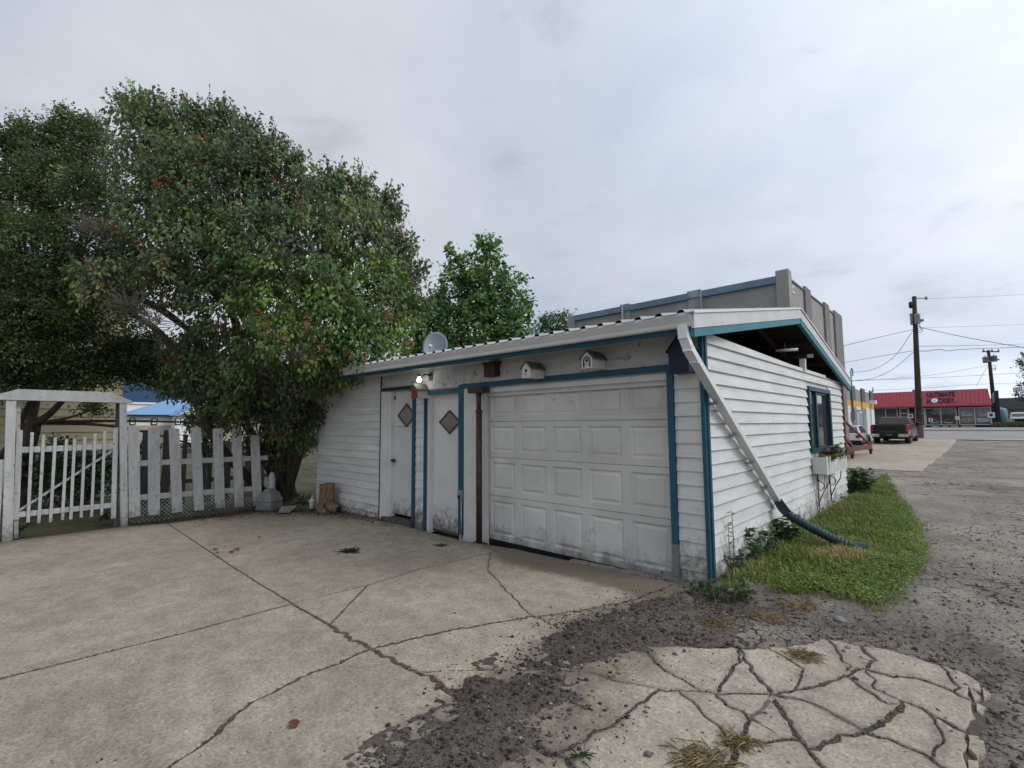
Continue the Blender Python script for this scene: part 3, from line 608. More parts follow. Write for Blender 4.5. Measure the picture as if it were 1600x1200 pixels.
# grit along the alley edge and on the asphalt
n = 120000; X = rng.uniform(-.6, 4.0, n); Y = rng.uniform(-3.4, 5, n); dd = -sdf(X, Y, DRIVE); dg = -sdf(X, Y, GRASS)
pr = .13*(.3+1.4*fbm(X, Y, 1.2, 3, 78))+.55*np.exp(-np.clip(dd, 0, 9)/.3)+.25*np.exp(-(pdist(X, Y, RUT, False)/.3)**2); pr = np.where((dd < 0), .045*fbm(X, Y, 2.2, 3, 77)*np.clip((X+.2)/.4, .15, 1), pr); pr = np.where(dg < 0, .0, pr); pr = np.where((X < 0.03) & (Y > -.1), 0, pr)
keep = rng.random(n) < pr*.8; X, Y = X[keep], Y[keep]; sz = np.clip(rng.lognormal(-5.1, .5, len(X)), .003, .022)
tn = rng.random(len(X))[:,None]*np.array([.17,.155,.135])+np.array([.045,.04,.036])
zz = np.where(sdf(X, Y, DRIVE) > 0, gz(X, Y), alley_z(X, Y))
V, F, T = stones(np.stack([X, Y, zz+sz*.25], 1), sz, tn)
np_obj('alley_grit', V, F, 'stone', None, {'tint': T}, kind='stuff', label='loose grit and broken asphalt along the alley edge', cat='gravel')

# ================================================================== GARAGE
GL = -8.50; GD = 7.05
garage = thing('garage', (0, 0, 0), 'long low white lap-sided garage with teal trim and metal roof', 'garage')
def lap(x0, x1, z0, z1, face, y0=0.0, parent=None, m='white_siding', t0=.034, t1=.006, z1b=None):
    """one lap board: face 'f' looks to -Y (x range), 's' looks to +X (x range is a y range)"""
    q = z1 if z1b is None else z1b; mb = MB()
    if face == 'f': mb.hexa([(x0,y0-t0,z0),(x1,y0-t0,z0),(x1,y0,z0),(x0,y0,z0),(x0,y0-t1,z1),(x1,y0-t1,q),(x1,y0,q),(x0,y0,z1)])
    else: mb.hexa([(y0+t0,x0,z0),(y0+t0,x1,z0),(y0,x1,z0),(y0,x0,z0),(y0+t1,x0,z1),(y0+t1,x1,q),(y0,x1,q),(y0,x0,z1)])
    return mb.build('siding_board', m, parent)
fx = lambda px, py=719, y=0.0: float(FR(px, py, y)[0])
X1, X2, X3, X4 = fx(595.5), fx(606.5), fx(646.7), fx(650.3)      # strip, jamb, door one right, strip end
X5, X6, X7, X8 = fx(664.8), fx(667.5), fx(718), fx(726.8)        # column end, strip end, door two right, post end
X9 = fx(753, 700, .0); XR0, XR1 = fx(1047.5, 700), fx(1059, 740)  # garage door opening, right jamb
XC = fx(1099.5, 700)
# backing walls (structure of the garage, closed box with its openings)
fw = MB()
for a, b_, z0, z1 in ((GL, X2, -.4, 2.50), (X2, X3, 2.13, 2.50), (X3, X6, -.4, 2.50), (X6, X7, 2.02, 2.50), (X7, X9, -.4, 2.50), (X9, XR0, 2.06, 2.50), (XR0, -.001, -.4, 2.46)):
    fw.box(a, b_, .0, .12, z0, z1)
front = fw.build('front_wall', 'white_trim', garage)
sw = MB()
for a, b_, z0, z1 in ((.121, 4.17, -.4, 2.40), (4.17, 5.78, -.4, 1.06), (4.17, 5.78, 2.10, 2.40), (5.78, GD, -.4, 2.34)): sw.box(-.12, -.001, a, b_, z0, z1)
side = sw.build('side_wall', 'white_trim', garage)
MB().box(GL, -.121, GD-.12, GD, -.4, 2.34).build('back_wall', 'white_siding', garage)
MB().box(GL, GL+.12, .121, GD-.121, -.4, 2.42).build('far_end_wall', 'white_siding', garage)
MB().box(GL+.13, -.13, .13, GD-.13, -.38, -.30).build('floor', 'concrete', garage)
# front boards
zs = [-.35, -.21, -.07] + [.068+.1391*k for k in range(18)]
def seams(lo, hi): return [z for z in zs if lo < z < hi]
def column(x0, x1, lo, hi, y0=0.0, m='white_siding', t0=.028):
    s = [lo]+[z for z in seams(lo+.03, hi-.03)]+[hi]
    for a, b_ in zip(s[:-1], s[1:]): lap(x0, x1, a, b_, 'f', y0, front, m, t0)
column(GL, X1-.01, -.20, 2.41)
column(X4, X5, -.22, 2.10, m='white_siding_grimy', t0=.018)
column(XR1, XC, -.06, 2.12, m='white_siding_grimy', t0=.024)
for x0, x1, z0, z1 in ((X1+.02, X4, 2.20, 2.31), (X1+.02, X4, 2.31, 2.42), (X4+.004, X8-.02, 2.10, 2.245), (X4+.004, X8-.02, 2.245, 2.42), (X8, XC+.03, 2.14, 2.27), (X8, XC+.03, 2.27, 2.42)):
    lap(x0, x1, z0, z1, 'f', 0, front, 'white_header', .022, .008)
# side boards
zss = [-.12]+[.028+.1356*k for k in range(18) if .028+.1356*k < 2.36]
jr = random.Random(3)
for a, b_ in zip(zss, zss[1:]+[2.45]):
    last = b_ == 2.45
    def run(y0, y1):
        if not last and y1-y0 > 4 and jr.random() < .35:
            c = jr.uniform(y0+1.5, y1-1.5); lap(y0, c-.0015, a, b_, 's', 0, side, 'white_siding_grimy'); lap(c+.0015, y1, a, b_, 's', 0, side, 'white_siding_grimy')
        else: lap(y0, y1, a, b_, 's', 0, side, 'white_siding_grimy', z1b=2.335 if last else None)
    if b_ <= 1.03 or a >= 2.12: run(.055, GD)
    else: run(.055, 4.145); run(5.80, GD)
# trims
def T(name, m, *a, p=garage): return MB().box(*a).build(name, m, p)
T('trim_board', 'teal', X1-.012, X1+.018, -.034, -.001, -.2, 2.41)
T('trim_board', 'teal', X3-.004, X4-.003, -.044, -.001, -.18, 2.13)
T('trim_board', 'teal', X5+.003, X6-.002, -.044, -.001, -.2, 2.05)
T('trim_board', 'teal', X7+.003, X8-.003, -.03, -.001, -.1, 2.13)
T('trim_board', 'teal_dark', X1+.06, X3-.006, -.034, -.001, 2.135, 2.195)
T('trim_board', 'teal', X6-.002, X7+.002, -.034, -.001, 2.02, 2.085)
T('trim_board', 'teal', X8-.05, XR1-.004, -.040, -.027, 2.065, 2.135)
T('trim_board', 'teal', XR0+.002, XR1-.004, -.046, -.001, .0, 2.064)
T('trim_board', 'lead_grey', XR0+.001, XR1-.003, -.048, -.001, -.12, .30)
T('trim_board', 'teal', XC+.004, .020, -.042, -.001, -.05, 2.40)
T('trim_board', 'teal', .004, .036, .001, .045, -.05, 2.44)
T('door_jamb', 'white_trim', X1+.02, X2-.002, -.028, -.001, -.2, 2.134)
T('door_jamb', 'white_trim', X2, X2+.06, .001, .119, -.2, 2.128)
T('door_jamb', 'white_trim', X6+.001, X6+.06, .001, .119, -.2, 2.018)
T('door_jamb', 'white_trim', X8, X9-.10, -.026, -.001, -.2, 2.064)
T('door_jamb', 'white_trim', X9+.0, X9+.05, .001, .09, -.2, 2.055)
T('head_moulding', 'white_trim', X9+.051, XR0-.002, .012, .06, 1.985, 2.055)
T('head_moulding', 'white_trim', X9+.051, XR0-.002, .0605, .10, 1.93, 2.053)
T('base_board', 'teal_dark', .001, .03, .06, 1.2, -.16, -.122)
T('doorstep', 'old_wood', X2-.06, X3+.04, -.10, .11, -.26, -.085)
# ---- the two doors with diamond lights
def diamond(dr, px, py, hw, hh, y, gm):
    c = FR(px, py, y); l = FR(px-hw, py, y)[0]; t_ = FR(px, py-hh, y)[2]; b_ = FR(px, py+hh, y)[2]; w_ = c[0]-l; h_ = (t_-b_)/2; z = (t_+b_)/2; x = c[0]
    wn = MB().prism([(x-w_, y-.012, z), (x, y-.012, z+h_), (x+w_, y-.012, z), (x, y-.012, z-h_)], (0,0,0), (0,.010,0)).build('diamond_window', gm, dr)
    fr = MB(); P = [(x-w_, z), (x, z+h_), (x+w_, z), (x, z-h_)]; k = 1.14
    for i in range(4):
        a, b2 = P[i], P[(i+1)%4]; A, B2 = [(x+(q[0]-x)*k, z+(q[1]-z)*k) for q in (a, b2)]
        fr.hexa([(a[0],y-.026,a[1]),(b2[0],y-.026,b2[1]),(B2[0],y-.026,B2[1]),(A[0],y-.026,A[1]),(a[0],y-.001,a[1]),(b2[0],y-.001,b2[1]),(B2[0],y-.001,B2[1]),(A[0],y-.001,A[1])])
    fr.build('window_frame', 'old_wood', wn)
YD = .075
d1 = B('door', 'white_door', garage, X2+.062, X3-.004, YD, YD+.04, 1.50, 2.125)
B('lower_panel', 'white_door', d1, X2+.062, X3-.004, YD-.004, YD+.036, -.03, 1.494)
diamond(d1, 636.3, 648.9, 12, 16.4, YD, 'glass_frost')
kx, kz = FR(616, 719, YD)[0], FR(616, 719, YD)[2]
B('lock_plate', 'white_trim', d1, kx-.10, kx+.02, YD-.05, YD-.005, kz-.06, kz+.07)
MB().lathe((kx+.05, YD-.005, kz), [(.012,0),(.012,.03),(.032,.035),(.036,.055),(.02,.07)], 12, (0,-1,0)).build('door_knob', 'black_metal', d1)
MB().lathe((kx-.01, YD-.05, kz), [(.018,0),(.018,.008),(.008,.012)], 10, (0,-1,0)).build('lock_cylinder', 'black_metal', d1)
B('hinge', 'black_metal', d1, X2+.068, X2+.10, YD-.012, YD-.001, 1.98, 2.05)
tag(d1, 'narrow white door left of the pair, with a black knob')
d2 = B('door', 'white_door', garage, X6+.062, X7-.002, YD, YD+.04, -.13, 2.012)
diamond(d2, 703.7, 659.3, 14.3, 16.4, YD, 'glass_frost_warm')
B('kick_rot', 'old_wood', d2, X6+.064, X7-.004, YD-.003, YD+.037, -.165, -.132)
tag(d2, 'narrow white door beside the garage door, grimy at the foot')
# ---- overhead door: four sections of five raised panels
Y0 = .095; gx0_, gx1_ = X9+.051, fx(1048.5, 700, Y0)+.02
od = B('overhead_door', 'garage_door', garage, gx0_, gx1_, Y0+.03, Y0+.07, -.04, 2.02)
rows = [-.10, .515, 1.055, 1.565, 2.03]
cw = (gx1_-gx0_)/5
for r_ in range(4):
    z0, z1 = rows[r_]+.003, rows[r_+1]-.003; bmx = MB()
    for c_ in range(5):      # section = rails and stiles round five sunk fields
        pass
    pads = []
    xs_ = [gx0_]
    for c_ in range(5):
        a = gx0_+cw*c_+cw*.10; b_ = gx0_+cw*(c_+1)-cw*.10; pads.append((a, b_)); xs_ += [a, b_]
    xs_.append(gx1_); za, zb = z0+.075, z1-.07
    bmx.box(gx0_, gx1_, Y0, Y0+.029, z0, za); bmx.box(gx0_, gx1_, Y0, Y0+.029, zb, z1)
    for i in range(0, len(xs_), 2): bmx.box(xs_[i], xs_[i+1], Y0, Y0+.029, za, zb)
    sec = bmx.build('door_section', 'garage_door', od)
    for a, b_ in pads:
        p = MB(); i1, i2, i3 = .0, .022, .075
        def ring(i, y): return [(a+i, y, za+i), (b_-i, y, za+i), (b_-i, y, zb-i), (a+i, y, zb-i)]
        vs = ring(0, Y0-.0015)+ring(.014, Y0+.015)+ring(.030, Y0+.015)+ring(.06, Y0+.002); fs = []
        for k in range(3):
            for j in range(4): fs.append((4*k+j, 4*k+(j+1)%4, 4*k+4+(j+1)%4, 4*k+4+j))
        fs.append((12, 13, 14, 15)); p.add(vs, fs); p.build('panel', 'garage_door', sec)
B('weather_seal', 'black_metal', od, gx0_, gx1_, Y0-.004, Y0+.05, -.16, -.101)
# ---- eaves, gutter, roof
ez = lambda x: 2.515+.006*(-x)
def eave_box(name, m, y0, y1, dz0, dz1, x0=GL-.02, x1=.10, mb=None):
    mb = MB(); return mb.hexa([(x0,y0,ez(x0)+dz0),(x1,y0,ez(x1)+dz0),(x1,y1,ez(x1)+dz0),(x0,y1,ez(x0)+dz0),(x0,y0,ez(x0)+dz1),(x1,y0,ez(x1)+dz1),(x1,y1,ez(x1)+dz1),(x0,y1,ez(x0)+dz1)]).build(name, m, garage)
eave_box('fascia_board', 'teal', -.43, -.40, -.150, .0, x0=-4.2)
eave_box('fascia_board', 'teal', -.43, -.40, -.150, .0, x1=-4.204)
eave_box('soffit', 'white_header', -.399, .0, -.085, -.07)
gp2 = [(-.432,-.10),(-.49,-.10),(-.50,-.085),(-.505,-.06),(-.535,-.02),(-.55,.0),(-.55,.022),(-.54,.022),(-.54,.004),(-.53,-.012),(-.497,-.055),(-.488,-.09),(-.438,-.09),(-.438,.03),(-.432,.03)]
for k, (xa, xb) in enumerate(((GL-.02, -5.9), (-5.897, -2.95), (-2.947, .105))):
    mb = MB(); n = len(gp2)
    mb.add([(x, y, ez(x)+z) for x in (xa, xb) for y, z in gp2], [tuple(range(n)), tuple(range(2*n-1, n-1, -1))]+[(i, n+i, n+(i+1)%n, (i+1)%n) for i in range(n)])
    mb.build('gutter', 'gutter_white', garage)
MB().prism([(.106, y, ez(0)+z) for y, z in ((-.432,-.10),(-.49,-.10),(-.505,-.06),(-.54,-.01),(-.55,.022),(-.432,.03))], (0,0,0), (.006,0,0)).build('gutter_end_cap', 'gutter_white', garage)
RID = (3.5, 3.235); BK = (7.42, 2.40)
def roofz(x, y): return ez(x)+.026+(RID[1]-2.515)*(y+.50)/4.0 if y <= 3.5 else RID[1]+.012+.006*(-x)+(BK[1]-RID[1])*(y-3.5)/3.92
roof = MB()
for (ya, yb) in ((-.47, 3.5), (3.5, 7.40)):
    x0, x1 = GL-.03, .09
    roof.hexa([(x0,ya,roofz(x0,ya)-.05),(x1,ya,roofz(x1,ya)-.05),(x1,yb,roofz(x1,yb)-.05),(x0,yb,roofz(x0,yb)-.05),(x0,ya,roofz(x0,ya)-.012),(x1,ya,roofz(x1,ya)-.012),(x1,yb,roofz(x1,yb)-.012),(x0,yb,roofz(x0,yb)-.012)])
roof = roof.build('roof', 'dark_inside', garage)
xs_ = np.linspace(GL-.05, .15, 11)
for ya, yb in ((-.56, 3.52), (3.48, 7.46)):
    for a, b_ in zip(xs_[:-1], xs_[1:]):
        pr = []; nrib = 4; wv = (b_-a)/nrib
        for k in range(nrib): pr += [(a+wv*k, .0), (a+wv*(k+.30), .0), (a+wv*(k+.40), .036), (a+wv*(k+.60), .036), (a+wv*(k+.70), .0)]
        pr.append((b_, .0)); n = len(pr)
        vs = [(x, y, roofz(x, min(max(y, -.56), 3.5) if ya < 0 else max(y, 3.501))+z) for y in (ya, yb) for x, z in pr]
        MB().add(vs+[(x, y, z-.004) for x, y, z in vs], [(i, i+1, n+i+1, n+i) for i in range(n-1)]+[(2*n+i, 3*n+i, 3*n+i+1, 2*n+i+1) for i in range(n-1)]+[(i, 2*n+i, 2*n+i+1, i+1) for i in range(n-1)]).build('roof_panel', 'roof_metal', roof)
# rakes
def rake(name, m, x0, x1, t, b_, ya, yb, p=garage):
    za, zb = roofz(.1, ya), roofz(.1, yb)
    return MB().hexa([(x0,ya,za-b_),(x1,ya,za-b_),(x1,yb,zb-b_),(x0,yb,zb-b_),(x0,ya,za-t),(x1,ya,za-t),(x1,yb,zb-t),(x0,yb,zb-t)]).build(name, m, p)
for ya, yb in ((-.50, 3.498), (3.502, 7.42)):
    rake('rake_board', 'white_trim', .112, .14, .012, .150, ya, yb)
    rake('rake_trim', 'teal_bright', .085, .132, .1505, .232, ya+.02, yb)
    rake('rake_cap', 'gutter_white', .105, .155, -.012, .0115, ya-.02, yb)
# timber showing in the open gable
for k, xr in enumerate((.045, -.55, -1.15, -1.75, -2.35)):
    for ya, yb in ((-.40, 3.45), (3.55, 7.35)):
        za, zb = roofz(xr, ya)-.06, roofz(xr, yb)-.06
        MB().bar((xr, ya, za-.05), (xr, yb, zb-.05), .04, .10).build('rafter', 'rafter', garage)
    if k: MB().box(xr-.02, xr+.02, .15, GD-.15, 2.36, 2.46).build('ceiling_joist', 'rafter', garage)
MB().box(-6, .08, 3.47, 3.53, 3.02, 3.15).build('ridge_beam', 'rafter', garage)
for y_, z_ in ((1.2, 2.69), (2.4, 2.91), (4.6, 2.86), (5.8, 2.62)): MB().box(-3, .07, y_-.04, y_+.04, z_-.02, z_+.02).build('purlin', 'rafter', garage)
a, b_ = SD(1212, 548, -.25), SD(1247, 546, .05); MB().tube([a, b_], .022, 8).build('stored_pipe', 'gutter_white', garage)
a, b_ = SD(1240, 558, -.35), SD(1266, 556, .0); MB().bar(a, b_, .10, .06).build('stored_plank', 'grey_metal', garage)
c = SD(1253, 563, -.01); MB().box(c[0]-.03, c[0]+.05, c[1]-.04, c[1]+.04, 2.36, c[2]+.02).build('wall_bracket', 'white_trim', garage)
c = SD(1226, 544, -.15); MB().tube([c+np.array([0,0,-.12]), c+np.array([0,0,.10])], .012, 6).build('stored_pipe', 'rust_pipe', garage)
# ---- side window
wy0, wy1, wz0, wz1 = 4.15, 5.80, 1.04, 2.115
win = MB()
for a in ((wy0, wy1, wz1-.07, wz1), (wy0, wy1, wz0, wz0+.06), (wy0, wy0+.07, wz0+.061, wz1-.071), (wy1-.10, wy1, wz0+.061, wz1-.071)): win.box(-.04, .055, *a)
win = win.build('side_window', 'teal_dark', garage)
B('mullion', 'teal_dark', win, -.035, .03, 4.72, 4.80, wz0+.061, wz1-.071)
B('sash', 'teal_dark', win, -.02, .012, 4.80, wy1-.101, wz1-.11, wz1-.072)
B('pane', 'glass_dark', win, -.012, -.006, wy0+.071, 4.719, wz0+.062, wz1-.072)
B('pane', 'glass_dark', win, -.018, -.011, 4.801, wy1-.101, wz0+.062, wz1-.112)
B('blind', 'grey_metal', garage, -.10, -.09, wy0, wy1, wz0, wz1)
# ---- downspout
ds = [(.03,-.50,2.43), (.045,-.515,2.32), (.075,-.49,2.20), (.095,-.40,2.10), (.10,2.06,.475)]
mb = MB()
for p, q in zip(ds[:-1], ds[1:]): mb.bar(p, q, .062 if q[1] < 0 else .06, .085, (1, 0, 0) if q[1] < 1 else (1,0,0))
for p in ds[1:-1]: mb.bar(Vector(p)-Vector((0,.01,.03)), Vector(p)+Vector((0,.01,.03)), .061, .084, (1,0,0))
mb.build('downspout', 'gutter_white', garage)
for k in range(1, 5):
    t_ = k/5; p = Vector(ds[3]).lerp(Vector(ds[4]), t_); MB().box(.02, .09, p.y-.02, p.y+.02, p.z-.07, p.z-.045).build('downspout_strap', 'grey_metal', garage)
def zdep(p): return float((np.array(p)-CAM)@CF)
# corrugated drain hose running out over the grass
S0 = np.array([.10, 1.96, .53]); E0 = G(1352, 856, .055); 
hp = [S0]
for t_, (px, py) in zip((.12, .28, .5, .72, .9), ((1226,800), (1245,812), (1280,831), (1312,847), (1338,854))): hp.append(AT(px, py, zdep(S0)*(1-t_)+zdep(E0)*t_))
hp.append(E0); pts = []; rad = []
hp = [Vector(p) for p in hp]
tot = sum((b_-a).length for a, b_ in zip(hp[:-1], hp[1:])); nst = int(tot/.011)
def along(P, s):
    for a, b_ in zip(P[:-1], P[1:]):
        l = (b_-a).length
        if s <= l: return a.lerp(b_, s/l)
        s -= l
    return P[-1]
def smooth_path(P, it=3):
    for _ in range(it):
        Q = [P[0]]
        for a, b_ in zip(P[:-1], P[1:]): Q += [a.lerp(b_, .25), a.lerp(b_, .75)]
        P = Q+[P[-1]]
    return P
hp = smooth_path(hp); tot = sum((b_-a).length for a, b_ in zip(hp[:-1], hp[1:])); nst = int(tot/.011)
for k in range(nst+1):
    s = tot*k/nst; pts.append(along(hp, s)); end = s < .14 or s > tot-.12
    rad.append(.05 if end else (.058 if (k//2) % 2 else .049))
hose = MB().tube(pts, rad, 14, False).build('drain_hose', 'green_hose', None, 'dark green ribbed drain hose lying from the downspout onto the grass', 'hose')
tl_ = MB(); a = pts[-1]; d_ = (pts[-1]-pts[-6]).normalized()
MB().tube([a-d_*.12, a+d_*.03], [.056, .058], 14, False).build('end_collar', 'green_hose', hose)
MB().bar(pts[0]-Vector((0,.02,-.02)), pts[0]+(pts[14]-pts[0]), .10, .10).build('adapter', 'green_hose', hose)

# ================================================================== THINGS ON THE GARAGE
def birdhouse(c, w_, h_, d_, wall, front_m, roof_m, label, arch=False, name='birdhouse', over=.03):
    x, y, z = c; t = thing(name, (x, y+d_, z), label, 'birdhouse', 'birdhouses on the garage front')
    g = h_*.62
    MB().prism([(x-w_/2,y,z),(x+w_/2,y,z),(x+w_/2,y,z+g),(x,y,z+h_),(x-w_/2,y,z+g)], (0,0,0), (0,d_,0)).build('box', wall, t)
    fp = MB().prism([(x-w_/2-.004,y-.012,z-.004),(x+w_/2+.004,y-.012,z-.004),(x+w_/2+.004,y-.012,z+g),(x,y-.012,z+h_-.004),(x-w_/2-.004,y-.012,z+g)], (0,0,0), (0,.010,0)).build('front_panel', front_m, t)
    rf = MB()
    for s in (-1, 1):
        ex = x+s*(w_/2+.025); ezz = z+g-.018
        rf.hexa([(x,y-over,z+h_),(ex,y-over,ezz),(ex,y+d_,ezz),(x,y+d_,z+h_),(x,y-over,z+h_+.016),(ex,y-over,ezz+.016),(ex,y+d_,ezz+.016),(x,y+d_,z+h_+.016)])
    rf.build('roof', roof_m, t)
    MB().lathe((x, y-.0125, z+g*.72), [(.019,0),(.019,.003)], 14, (0,-1,0)).build('entrance_hole', 'black_metal', t)
    MB().tube([(x, y-.012, z+g*.36), (x, y-.06, z+g*.36)], .005, 6).build('perch', 'old_wood', t)
    if arch:
        a = MB()
        pts = [Vector((x-w_*.30, y-.016, z+.01)), Vector((x-w_*.30, y-.016, z+g*.7))]+[Vector((x-w_*.30*math.cos(q), y-.016, z+g*.7+w_*.3*math.sin(q))) for q in np.linspace(.3, math.pi-.3, 6)]+[Vector((x+w_*.30, y-.016, z+g*.7)), Vector((x+w_*.30, y-.016, z+.01))]
        a.tube(pts, .008, 6).build('arch_trim', 'teal_dark', t)
    return t
p = FR(823, 590, -.30); birdhouse((p[0], -.30, p[2]), .135, .195, .27, 'white_trim', 'white_trim', 'shingle', 'small plain white birdhouse under the eave, left of its twin')
p = FR(918, 575, -.30); birdhouse((p[0], -.30, p[2]), .135, .19, .27, 'white_trim', 'white_trim', 'shingle', 'white birdhouse with a dark arched outline round its hole', arch=True)
p = FR(648, 622, -.24); birdhouse((p[0], -.24, p[2]), .15, .22, .24, 'white_trim', 'red_paint', 'shingle', 'red-fronted birdhouse with mossy shingle roof between the two doors')
p = FR(1063, 582, -.20); birdhouse((p[0]-.01, -.20, p[2]), .20, .36, .19, 'navy', 'navy', 'navy', 'navy blue birdhouse at the garage corner behind the downspout')
# lit yard light
p = FR(655, 594, -.20)
yl = thing('yard_light', (p[0], 0, p[2]+.1), 'lit round yard lamp under the eave above the red birdhouse', 'lamp')
MB().box(p[0]+.02, p[0]+.12, -.03, -.001, p[2]+.0, p[2]+.13).build('base_plate', 'old_wood', yl)
MB().tube([(p[0]+.07, -.03, p[2]+.08), (p[0]+.06, -.12, p[2]+.10), (p[0]+.01, -.17, p[2]+.05)], .014, 8).build('arm', 'black_metal', yl)
MB().lathe((p[0], -.20, p[2]), [(.002,-.038),(.022,-.032),(.035,-.015),(.038,0),(.035,.015),(.022,.034),(.014,.06)], 16).build('bulb', 'bulb', yl)
MB().lathe((p[0], -.20, p[2]), [(.018,.055),(.02,.09),(.01,.10)], 10).build('socket', 'black_metal', yl)
pl = bpy.data.lights.new('bulb_glow', 'POINT'); pl.energy = .5; pl.shadow_soft_size = .05; pl.color = (1, .95, .88)
po = bpy.data.objects.new('bulb_glow', pl); link(po, yl); po.location = (p[0]-yl.location.x, -.28, p[2]-.05-yl.location.z)
# maroon box over the garage door, and the old steel post with its bracket
a, b_ = FR(756, 590, -.12), FR(773, 566, -.12)
mbx = thing('flood_lamp_box', (a[0], 0, a[2]), 'dark maroon metal box fixed to the wall above the garage door', 'box')
MB().box(a[0], b_[0], -.12, -.005, a[2]+.01, b_[2]-.01).build('box', 'rust_pipe', mbx)
MB().box(a[0]-.02, b_[0]+.03, -.14, -.003, b_[2]-.009, b_[2]+.012).build('lid', 'rust_pipe', mbx)
MB().tube([(a[0], -.06, (a[2]+b_[2])/2+.02), (a[0]-.035, -.06, (a[2]+b_[2])/2+.02)], .012, 8).build('knob', 'black_metal', mbx)
p0 = G(748.5, 845); xp = fx(748.5, 700, -.13)
st = thing('steel_post', (xp, -.13, p0[2]), 'rusty brown steel post standing left of the garage door', 'post')
MB().tube([(xp, -.13, -.16), (xp, -.13, 1.72)], .042, 14).build('lower_tube', 'rust_pipe', st)
MB().tube([(xp, -.13, 1.70), (xp, -.13, 2.02)], .032, 14).build('upper_tube', 'rust_pipe', st)
MB().tube([(xp, -.13, 1.69), (xp, -.13, 1.73)], .050, 14).build('collar', 'rust_pipe', st)
MB().box(xp-.10, xp+.10, -.20, -.06, -.15, -.12).build('base_plate', 'rust_pipe', st)
MB().box(xp-.17, xp+.13, -.20, -.045, 1.975, 2.055).build('top_bracket', 'rust_pipe', st)
for z_ in (1.25,): MB().tube([(xp-.06, -.13, z_), (xp+.06, -.13, z_)], .008, 6).build('pin', 'rust_pipe', st)
c = FR(720, 773, -.04)
ob = thing('outlet_box', (c[0], 0, c[2]), 'small grey outlet box on the blue door post', 'outlet')
MB().box(c[0]-.035, c[0]+.035, -.075, -.031, c[2]-.065, c[2]+.065).build('housing', 'grey_metal', ob)
MB().box(c[0]-.03, c[0]+.03, -.085, -.0755, c[2]+.005, c[2]+.06).build('flap', 'grey_metal', ob)
MB().box(c[0]-.028, c[0]+.028, -.082, -.0755, c[2]-.058, c[2]-.004).build('socket_plate', 'black_metal', ob)
MB().tube([(c[0]+.02, -.045, c[2]-.065), (c[0]+.02, -.045, -.15)], .011, 6).build('conduit', 'grey_metal', ob)
# satellite dish on the roof
c = np.array(FR(680, 541, 1.2)); zb = roofz(c[0], 1.2)
dsh = thing('satellite_dish', (c[0], 1.25, zb), 'pale grey satellite dish standing on the garage roof', 'dish')
ax = Vector((.55, -.80, .18)).normalized(); u = ax.cross(Vector((0,0,1))).normalized(); v_ = u.cross(ax)
dv = []; dfc = []; nr, na = 7, 28
for i in range(nr+1):
    r = i/nr
    for j in range(na):
        q = 2*math.pi*j/na; dv.append(Vector(c)+u*(r*.265*math.cos(q))+v_*(r*.30*math.sin(q))+ax*(.075*r*r-.05))
for i in range(nr):
    for j in range(na): dfc.append((i*na+j, i*na+(j+1)%na, (i+1)*na+(j+1)%na, (i+1)*na+j))
k = len(dv); dv2 = [q-ax*.008 for q in dv]
dm = MB().add(dv+dv2, dfc+[tuple(k+i for i in reversed(f)) for f in dfc]+[(nr*na+j, nr*na+(j+1)%na, k+nr*na+(j+1)%na, k+nr*na+j) for j in range(na)], True).build('reflector', 'dish', dsh)
bot = Vector(c)-v_*.27; lnb = Vector(c)+ax*.30-v_*.10
MB().tube([bot, bot+ax*.12-v_*.02, lnb-v_*.05], .012, 8).build('feed_arm', 'dish', dsh)
MB().lathe(lnb, [(.02,-.05),(.03,-.03),(.03,.03),(.022,.05)], 10, -ax).build('feed_horn', 'sign_white', dsh)
MB().tube([Vector(c)-ax*.06, Vector((c[0], 1.32, c[2]-.05)), Vector((c[0], 1.32, zb-.01))], .022, 8).build('mast', 'grey_metal', dsh)
MB().box(c[0]-.08, c[0]+.08, 1.22, 1.42, zb+.0, zb+.03).build('foot', 'grey_metal', dsh)
# window box with its iron bracket
fy0 = 4.16; bx0 = .036; bxe = FR(1293, 740, fy0)[0]; bz0, bz1 = FR(1268, 740, fy0)[2], FR(1268, 714, fy0)[2]; fy1 = 5.85
fb = thing('window_box', (0.04, fy0, bz0), 'white wooden slatted window box of flowers under the side window', 'window box')
MB().box(bx0, bxe-.021, fy0, fy0+.02, bz0, bz1).build('end_board', 'white_trim', fb)
MB().box(bx0, bxe-.021, fy1-.02, fy1, bz0, bz1).build('end_board', 'white_trim', fb)
MB().box(bx0, bxe-.021, fy0+.021, fy1-.021, bz0, bz0+.02).build('base_board', 'white_trim', fb)
MB().box(bx0, bx0+.015, fy0+.021, fy1-.021, bz0+.021, bz1-.02).build('back_board', 'white_trim', fb)
MB().box(bx0+.016, bxe-.022, fy0+.021, fy1-.021, bz0+.021, bz1-.045).build('potting_soil', 'soil', fb)
ns = 15
for k in range(ns):
    a = fy0+(fy1-fy0)*k/ns+.004; b_ = fy0+(fy1-fy0)*(k+1)/ns-.012; lean = .03 if k == 1 else 0.0
    MB().hexa([(bxe-.02,a,bz0-.012),(bxe,a,bz0-.012),(bxe,b_,bz0-.012),(bxe-.02,b_,bz0-.012),(bxe-.02+lean,a-lean,bz1+.006),(bxe+lean,a-lean,bz1+.006),(bxe+lean,b_-lean,bz1+.006),(bxe-.02+lean,b_-lean,bz1+.006)]).build('slat', 'white_trim', fb)
ib = thing('iron_bracket', (.04, 4.35, bz0-.6), 'black wrought iron scroll bracket below the window box', 'bracket')
